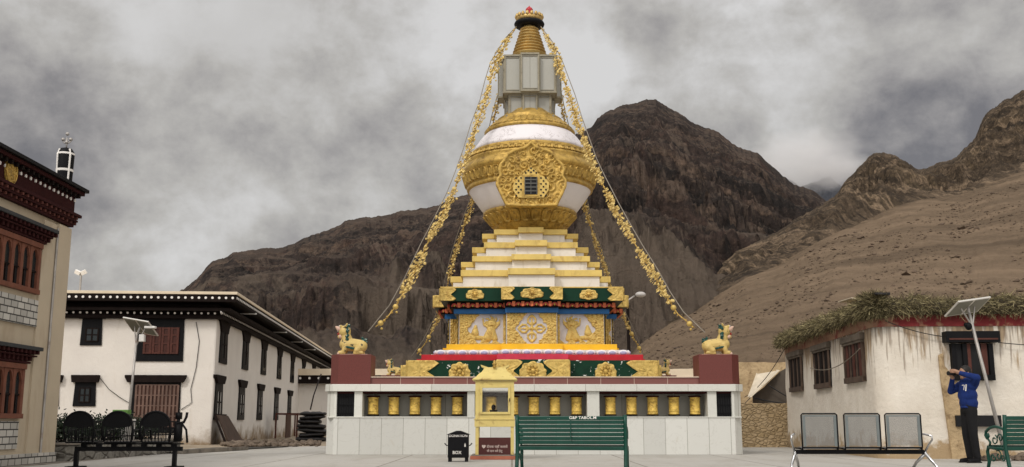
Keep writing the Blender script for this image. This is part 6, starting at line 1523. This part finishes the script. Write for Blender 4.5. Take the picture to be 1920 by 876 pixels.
# ================================================================ BENCHES
def green_bench(name_lab, x0, x1, Y, rot=0., wtxt=True):
    r = empty('park_bench', ((x0+x1)/2, Y, 0), rot, label=name_lab, cat='bench', group='green slatted benches facing the stupa')
    w = (x1-x0)/2; zt = .885
    def B_(): return M()
    # the back faces the camera; the seat is beyond it
    sl = [(.850,.064),(.785,.061),(.720,.060),(.655,.059),(.590,.059),(.525,.059),(.462,.063)]
    for z, h in sl:
        b = M(); dy = .02+.10*(1-z/.9); b.box(-w+.03, w-.03, -.018+dy-.06, .012+dy-.06, z-h/2, z+h/2); o = b.build('back_slat', gpaint, r, bevel=.01, local=True)
    for k in range(6): b = M(); y = .06+k*.075; b.box(-w+.03, w-.03, y, y+.055, .385, .415); b.build('seat_slat', gpaint, r, bevel=.006, local=True)
    b = M(); b.box(-w+.03, w-.03, .0, .05, .335, .395); b.build('seat_rail', gpaint, r, bevel=.005, local=True)
    b = M(); b.bar((0,-.05,.50), (0,-.035,.82), .03, .015, up=(1,0,0)); b.build('back_strap', gpaint, r, local=True)
    for sx in (-1, 1):
        x = sx*(w+.0); b = M()
        def bar_(pts, rad=.022): b.tube([(x, y, z) for y, z in pts], rad, 8)
        bar_([(-.10,.0),(-.06,.10),(-.03,.25),(.0,.38),(-.005,.55),(-.03,.72),(-.045,.90)], .032); bar_([(.02,.36),(.25,.36),(.47,.38),(.50,.30),(.47,.15),(.53,.0)], .028)
        t_ = np.linspace(0, 1, 14); bar_([(-.02+.50*t, .66+.05*math.sin(math.pi*t)) for t in t_[:12]]+[(.50,.63),(.52,.57),(.48,.52),(.44,.55),(.46,.60)], .024)
        bar_([(.44,.38),(.40,.46),(.47,.52)], .018)
        # cast scrollwork under the arm
        for cy, cz, rad, ph in ((.12,.53,.075,0),(.28,.50,.085,2),(.20,.25,.085,1),(.36,.22,.075,3),(.08,.2,.06,0)):
            bar_([(cy+rad*(1-.75*t)*math.cos(ph+7*t), cz+rad*(1-.75*t)*math.sin(ph+7*t)) for t in np.linspace(0, 1, 18)], .011)
        b.build('cast_end_frame', gpaint, r, True, local=True)
    if wtxt: 
        text('G&P TABOL.M', Matrix.Translation(r.location) @ Matrix.Rotation(rot, 4, 'Z') @ Vector((.18*1+.02, -.0555, .855)), .062, whitedot, 'lettering', r, rot, sx=1.15) 
        text('. .', Matrix.Translation(r.location) @ Matrix.Rotation(rot, 4, 'Z') @ Vector((-.36, -.0555, .855)), .05, whitedot, 'lettering', r, rot)
    return r
YBn = 17.2
green_bench('green slatted bench with white lettering in front of the platform', Xp(969, 800, YBn), Xp(1172, 800, YBn), YBn, R(-9))
x0 = Xp(1874, 800, YBn-.1)
green_bench('green slatted bench with scrolled arm at the right edge of the picture', x0, x0+1.82, YBn-.1, R(8), False)

def steel_bench():
    Y = 17.3; x0, x1 = Xp(1498, 850, Y), Xp(1740, 850, Y); xm = (x0+x1)/2; w = (x1-x0)/2
    r = empty('waiting_bench', (xm, Y, 0), label='three seat perforated steel waiting bench with chrome legs', cat='bench')
    m, nt, bs = nodes('perforated_steel'); co = objco(nt); setc(bs.inputs['Base Color'], (.20,.20,.195)); bs.inputs['Metallic'].default_value = .5; bs.inputs['Roughness'].default_value = .45
    sp_ = nt.nodes.new('ShaderNodeVectorMath'); sp_.operation = 'SCALE'; sp_.inputs['Scale'].default_value = 90; nt.links.new(co, sp_.inputs[0])
    fr_ = nt.nodes.new('ShaderNodeVectorMath'); fr_.operation = 'FRACTION'; nt.links.new(sp_.outputs[0], fr_.inputs[0]); sx = nt.nodes.new('ShaderNodeSeparateXYZ'); nt.links.new(fr_.outputs[0], sx.inputs[0])
    dx = mk_math(nt, 'SUBTRACT', sx.outputs['X'], .5); dz = mk_math(nt, 'SUBTRACT', sx.outputs['Z'], .5)
    d2 = mk_math(nt, 'ADD', mk_math(nt, 'MULTIPLY', dx, dx), mk_math(nt, 'MULTIPLY', dz, dz)); nt.links.new(mk_math(nt, 'GREATER_THAN', d2, .10), bs.inputs['Alpha'])
    plain = pm('plain_seat_steel', (.16,.18,.18), .4, .5, .1, 3, 0)
    zb = Zp(848, Y)
    for (a, c) in ((1503,1570),(1583,1650),(1660,1727)):
        xa, xc = Xp(a, 800, Y)-xm, Xp(c, 800, Y)-xm; s_ = empty('seat_unit', (0,0,0)); s_.parent = r; zt, zl_ = Zp(776, Y), Zp(839.5, Y)
        b = M(); b.box(xa+.06, xc-.06, -.006, -.004, zl_+.03, zt-.04); b.build('backrest', m, s_, local=True)
        b = M()
        for q in ((xa+.016, xa+.062), (xc-.062, xc-.016)): b.box(q[0], q[1], -.010, -.002, zl_+.02, zt-.02)
        b.box(xa+.06, xc-.06, -.0095, -.0025, zt-.045, zt-.02); b.build('back_margin', plain, s_, local=True)
        b = M(); b.tube([(xa+.005, .02, zl_-.05), (xa, 0, zl_+.03), (xa, -.0, zt-.02), (xa+.02, 0, zt), (xc-.02, 0, zt), (xc, 0, zt-.02), (xc, 0, zl_+.03), (xc-.005, .02, zl_-.05)], .013, 8); b.tube([(xa, 0, zl_), (xc, 0, zl_)], .012, 8); b.build('back_tube', black, s_, True, local=True)
        b = M(); G = []
        for i in range(8): y = .04+.44*i/7; z = zb+.055+.03*math.sin(i/7*math.pi*1.1-.3); G.append([(xa+.01, y, z), (xc-.01, y, z)])
        b.grid(G); sp2 = b.build('seat', m, s_, local=True)
        b = M(); b.tube([(xa, .03, zb+.05), (xa, .46, zb+.06), (xa+.02, .49, zb+.05), (xc-.02, .49, zb+.05), (xc, .46, zb+.06), (xc, .03, zb+.05)], .012, 8); b.build('seat_rim', black, s_, True, local=True)
    b = M(); b.box(-w, w, .14, .20, zb-.035, zb+.035); b.build('beam', black, r, bevel=.006, local=True)
    for sx in (-1, 1):
        x = sx*(w-.0)+sx*.02
        b = M()
        b.tube([(x, .17, zb), (x+sx*.0, .17, zb-.03), (x-sx*-.10, .03, .10), (x+sx*.13, -.09, .0)], [.03,.03,.024,.022], 10); b.tube([(x, .17, zb-.03), (x-sx*.09, .35, .12), (x-sx*.13, .45, .0)], [.03,.024,.022], 10); b.build('leg', steel, r, True, local=True)
        b = M(); b.tube([(x, .17, zb), (x+sx*.05, .12, zb+.12), (x+sx*.085, .05, zb+.20), (x+sx*.08, .04, zb+.26), (x+sx*.0, .15, zb+.29), (x-sx*.02, .32, zb+.28)], [.02,.018,.017,.018,.018,.016], 8); b.build('armrest', steel, r, True, local=True)
steel_bench()

def fan_bench():
    Y = 18.3; x0, x1 = Xp(133, 850, Y), Xp(336, 850, Y); xm = (x0+x1)/2; w = (x1-x0)/2
    r = empty('fan_back_bench', (xm, Y, 0), label='black metal bench with three round fan shaped backs beside the beige building', cat='bench')
    zb = Zp(838, Y)
    for ctr in (150, 222, 293):
        c = Xp(ctr, 800, Y)-xm; s_ = empty('seat_unit', (0,0,0)); s_.parent = r; hw = .255; zt = Zp(772, Y); zm = Zp(797, Y); z0 = Zp(828, Y)
        arc = [(c+hw*math.cos(a), zm+(zt-zm)*math.sin(a)) for a in np.linspace(0, math.pi, 17)]
        b = M(); b.prism([(x*1.0, z) for x, z in arc]+[(c-hw*.8, zm-.03), (c, zm-.055), (c+hw*.8, zm-.03)], lambda x, z: (x, -.05, z), lambda x, z: (x, -.04, z)); b.build('back_sheet', black, s_, local=True)
        b = M(); b.tube([(c+hw*.93, -.0, z0)]+[(c+hw*1.03, -.045, zm-.08)]+[(x, -.05, z) for x, z in arc]+[(c-hw*1.03, -.045, zm-.08), (c-hw*.93, -.0, z0)], .018, 8); b.build('back_hoop', black, s_, True, local=True)
        b = M()
        for q in np.linspace(-.75, .75, 7): b.tube([(c+q*hw, -.045, zm-.03), (c+q*hw*.9, -.02, z0)], .008, 5)
        for sx in (-1, 1): b.tube([(c+sx*hw*.95, -.02, z0), (c+sx*hw*.9, .15, z0+.20), (c+sx*hw*.9, .38, z0+.20), (c+sx*hw*.9, .44, z0+.02)], .014, 8)
        b.build('spindles_and_arms', black, s_, True, local=True)
        b = M(); b.box(c-hw*.95, c+hw*.95, .0, .46, z0-.03, z0); b.build('seat', black, s_, bevel=.012, local=True)
    b = M(); b.box(-w, w, .13, .21, zb-.075, zb+.0); b.box(-w+.1, w+.0, .17, .25, z0-.055, z0-.032); b.build('beam', black, r, bevel=.006, local=True)
    b = M()
    for q in np.linspace(-w+.15, w-.15, 7): b.box(q-.05, q+.05, .15, .19, zb-.0, z0-.03)
    b.build('beam_spacers', black, r, local=True)
    for x in (-w+.03, w-.03-.10):
        b = M(); b.box(x-.035, x+.035, .13, .21, .03, zb-.073); b.box(x-.12, x+.12, -.02, .36, .0, .03); b.build('leg', black, r, bevel=.006, local=True)
    # upright bracket and bent arm at the right end
    b = M(); b.box(w-.11, w+.02, -.02, .05, z0, z0+.34); b.box(w-.10, w-.0, -.01, .06, z0+.38, z0+.50); b.tube([(w-.05, .02, z0+.3), (w-.05, .02, z0+.4)], .03, 8); b.tube([(w-.06, 0, z0+.3), (w+.05, 0, z0+.33), (w+.09, 0, z0+.42), (w+.10, 0, z0+.50)], .025, 8); b.tube([(w+.0, 0, z0+.33), (w+.10, 0, z0+.20), (w+.13, 0, z0-.02)], .02, 8); b.build('end_arm', black, r, True, local=True)
fan_bench()

# ================================================================ PERSON taking a photograph
def person():
    Yp = 20.7; o = Vector((Xp(1824, 867, Yp), Yp, 0)); K = 1.07    # faces left, slightly to the viewer
    r = empty('person', o, R(14), label='standing person in a blue hooded sweatshirt and black trousers raising a camera to the face', cat='person')
    def V(x, y, z): return (x*K, y*K, z*K)
    def cap(b, p, q, r0, r1, n=14): capsule(b, V(*p), V(*q), r0*K, r1*K, n)
    # local: -x forward, -y the person's left (towards the viewer)
    b = M()
    b.ball(V(-.03,0,1.63), .098*K, 18, sc=(1.05,.80,1.18)); cap(b, (-.0,0,1.44), (-.01,0,1.55), .058, .055); b.ball(V(-.125,0,1.61), .018*K, 8); b.ball(V(-.09,0,1.545), .035*K, 10); 
    for s in (-1, 1): b.ball(V(-.01,s*.083,1.62), .028*K, 8, sc=(.8,.4,1.2))
    cap(b, (0,0,1.1), (0,0,1.42), .12, .13)
    remeshed(b, 'head', skin, r, .009, 3, local=True)
    b = M(); 
    b.ball(V(-.0,0,1.665), .104*K, 18, sc=(1.05,.86,1.08)); b.ball(V(.03,0,1.62), .10*K, 14, sc=(.9,.86,1.1)); b.build('hair', hair, r, True, local=True)
    # trousers
    b = M()
    for s in (-1, 1):
        cap(b, (.0,s*.075,.95), (-.015+.0*s,s*.095,.52), .105, .078); cap(b, (-.015,s*.095,.52), (.03,s*.10,.10), .078, .062)
    b.ball(V(0,0,.97), .15*K, 16, sc=(.85,1.05,.9)); cap(b, (0,-.05,1.03), (0,.05,1.03), .12, .12); remeshed(b, 'trousers', trouser, r, .013, 4, local=True)
    for s in (-1, 1):
        b = M(); cap(b, (.04,s*.10,.05), (-.14,s*.115,.035), .050, .042); b.box(*[q*K for q in (-.19,.09)], (s*.105-.045)*K, (s*.105+.045)*K, .0, .02); remeshed(b, 'shoe', black, r, .01, 2, local=True)
    # hooded sweatshirt with both arms raised
    b = M()
    cap(b, (.01,-.07,1.08), (.01,.07,1.08), .125, .125); cap(b, (.0,-.06,1.22), (.0,.06,1.22), .14, .14); cap(b, (.02,-.12,1.40), (.02,.12,1.40), .105, .105); cap(b, (0,0,1.1), (0,0,1.42), .15, .14)
    cap(b, (.03,-.17,1.43), (-.03,-.33,1.53), .085, .068); cap(b, (-.03,-.33,1.53), (-.22,-.13,1.62), .066, .042)       # near arm: elbow out and high
    cap(b, (.02,.16,1.42), (-.17,.24,1.30), .082, .065); cap(b, (-.17,.24,1.30), (-.24,.08,1.52), .062, .042)          # far arm: elbow low
    b.ball(V(.09,0,1.46), .10*K, 14, sc=(.8,1.15,.8)); cap(b, (-.05,-.07,1.47), (.08,-.1,1.50), .04, .05); cap(b, (-.05,.07,1.47), (.08,.1,1.50), .04, .05)
    sw_ = remeshed(b, 'sweatshirt', hoodie, r, .012, 4, local=True)
    b = M(); b.lathe([(.148*K, .985*K), (.153*K, 1.0*K), (.150*K, 1.03*K)], (.01*K, 0, 0), 24); b.build('hem', hoodie, sw_, True, local=True)
    b = M()
    for (y, z, h) in ((-.06,1.36,.09),(-.105,1.355,.12)): b.bar(V(-.128+.35*abs(y)*.35, y, z-h/2), V(-.118+.35*abs(y)*.35, y-.018, z+h/2), .020*K, .012*K, up=(1,0,0))
    b.bar(V(-.125,-.035,1.40), V(-.118,-.07,1.405), .018*K, .012*K); b.build('chest_print', whitedot, sw_, local=True)
    # hands closed on the camera
    for nm, base, tip, s in (('hand', (-.235,-.115,1.63), (-.285,-.075,1.66), -1), ('hand', (-.245,.065,1.54), (-.285,.04,1.60), 1)):
        b = M(); cap(b, base, tip, .036, .034)
        for k in range(4):
            p0 = Vector(tip)+Vector((-.01, .0, .028-.019*k)); p1 = p0+Vector((-.045-.006*(1.5-abs(k-1.5)), -s*.012, 0)); p2 = p1+Vector((-.012, -s*.036, 0))
            capsule(b, V(*p0), V(*p1), .0105*K, .0098*K, 8); capsule(b, V(*p1), V(*p2), .0098*K, .009*K, 8)
        p0 = Vector(base)+Vector((-.01,0,-.02)); p1 = p0+Vector((-.02,-s*.03,-.01*0)); capsule(b, V(*p0), V(*p1), .013*K, .011*K, 8)
        remeshed(b, nm, skin, r, .006, 2, local=True)
    # camera: held, so a thing of its own
    T_ = Matrix.Translation(o) @ Matrix.Rotation(R(14), 4, 'Z')
    cm_ = empty('photo_camera', T_ @ Vector(V(-.25,0,1.62)), R(14), label='black photo camera held up in both hands', cat='camera')
    def TB(b, *a): b.box(*[q*K for q in a])
    b = M(); TB(b, -.245+.25-.03, .035, -.07, .07, -.045, .045); TB(b, -.02, .03, -.03, .03, .045, .07); b.build('body', black, cm_, bevel=.006, local=True)
    b = M(); b.cyl(V(-.02,0,0), V(-.12,0,0), .036*K, .034*K, 18); b.cyl(V(-.12,0,0), V(-.135,0,0), .040*K, .040*K, 18); b.build('lens', rubber, cm_, local=True)
person()
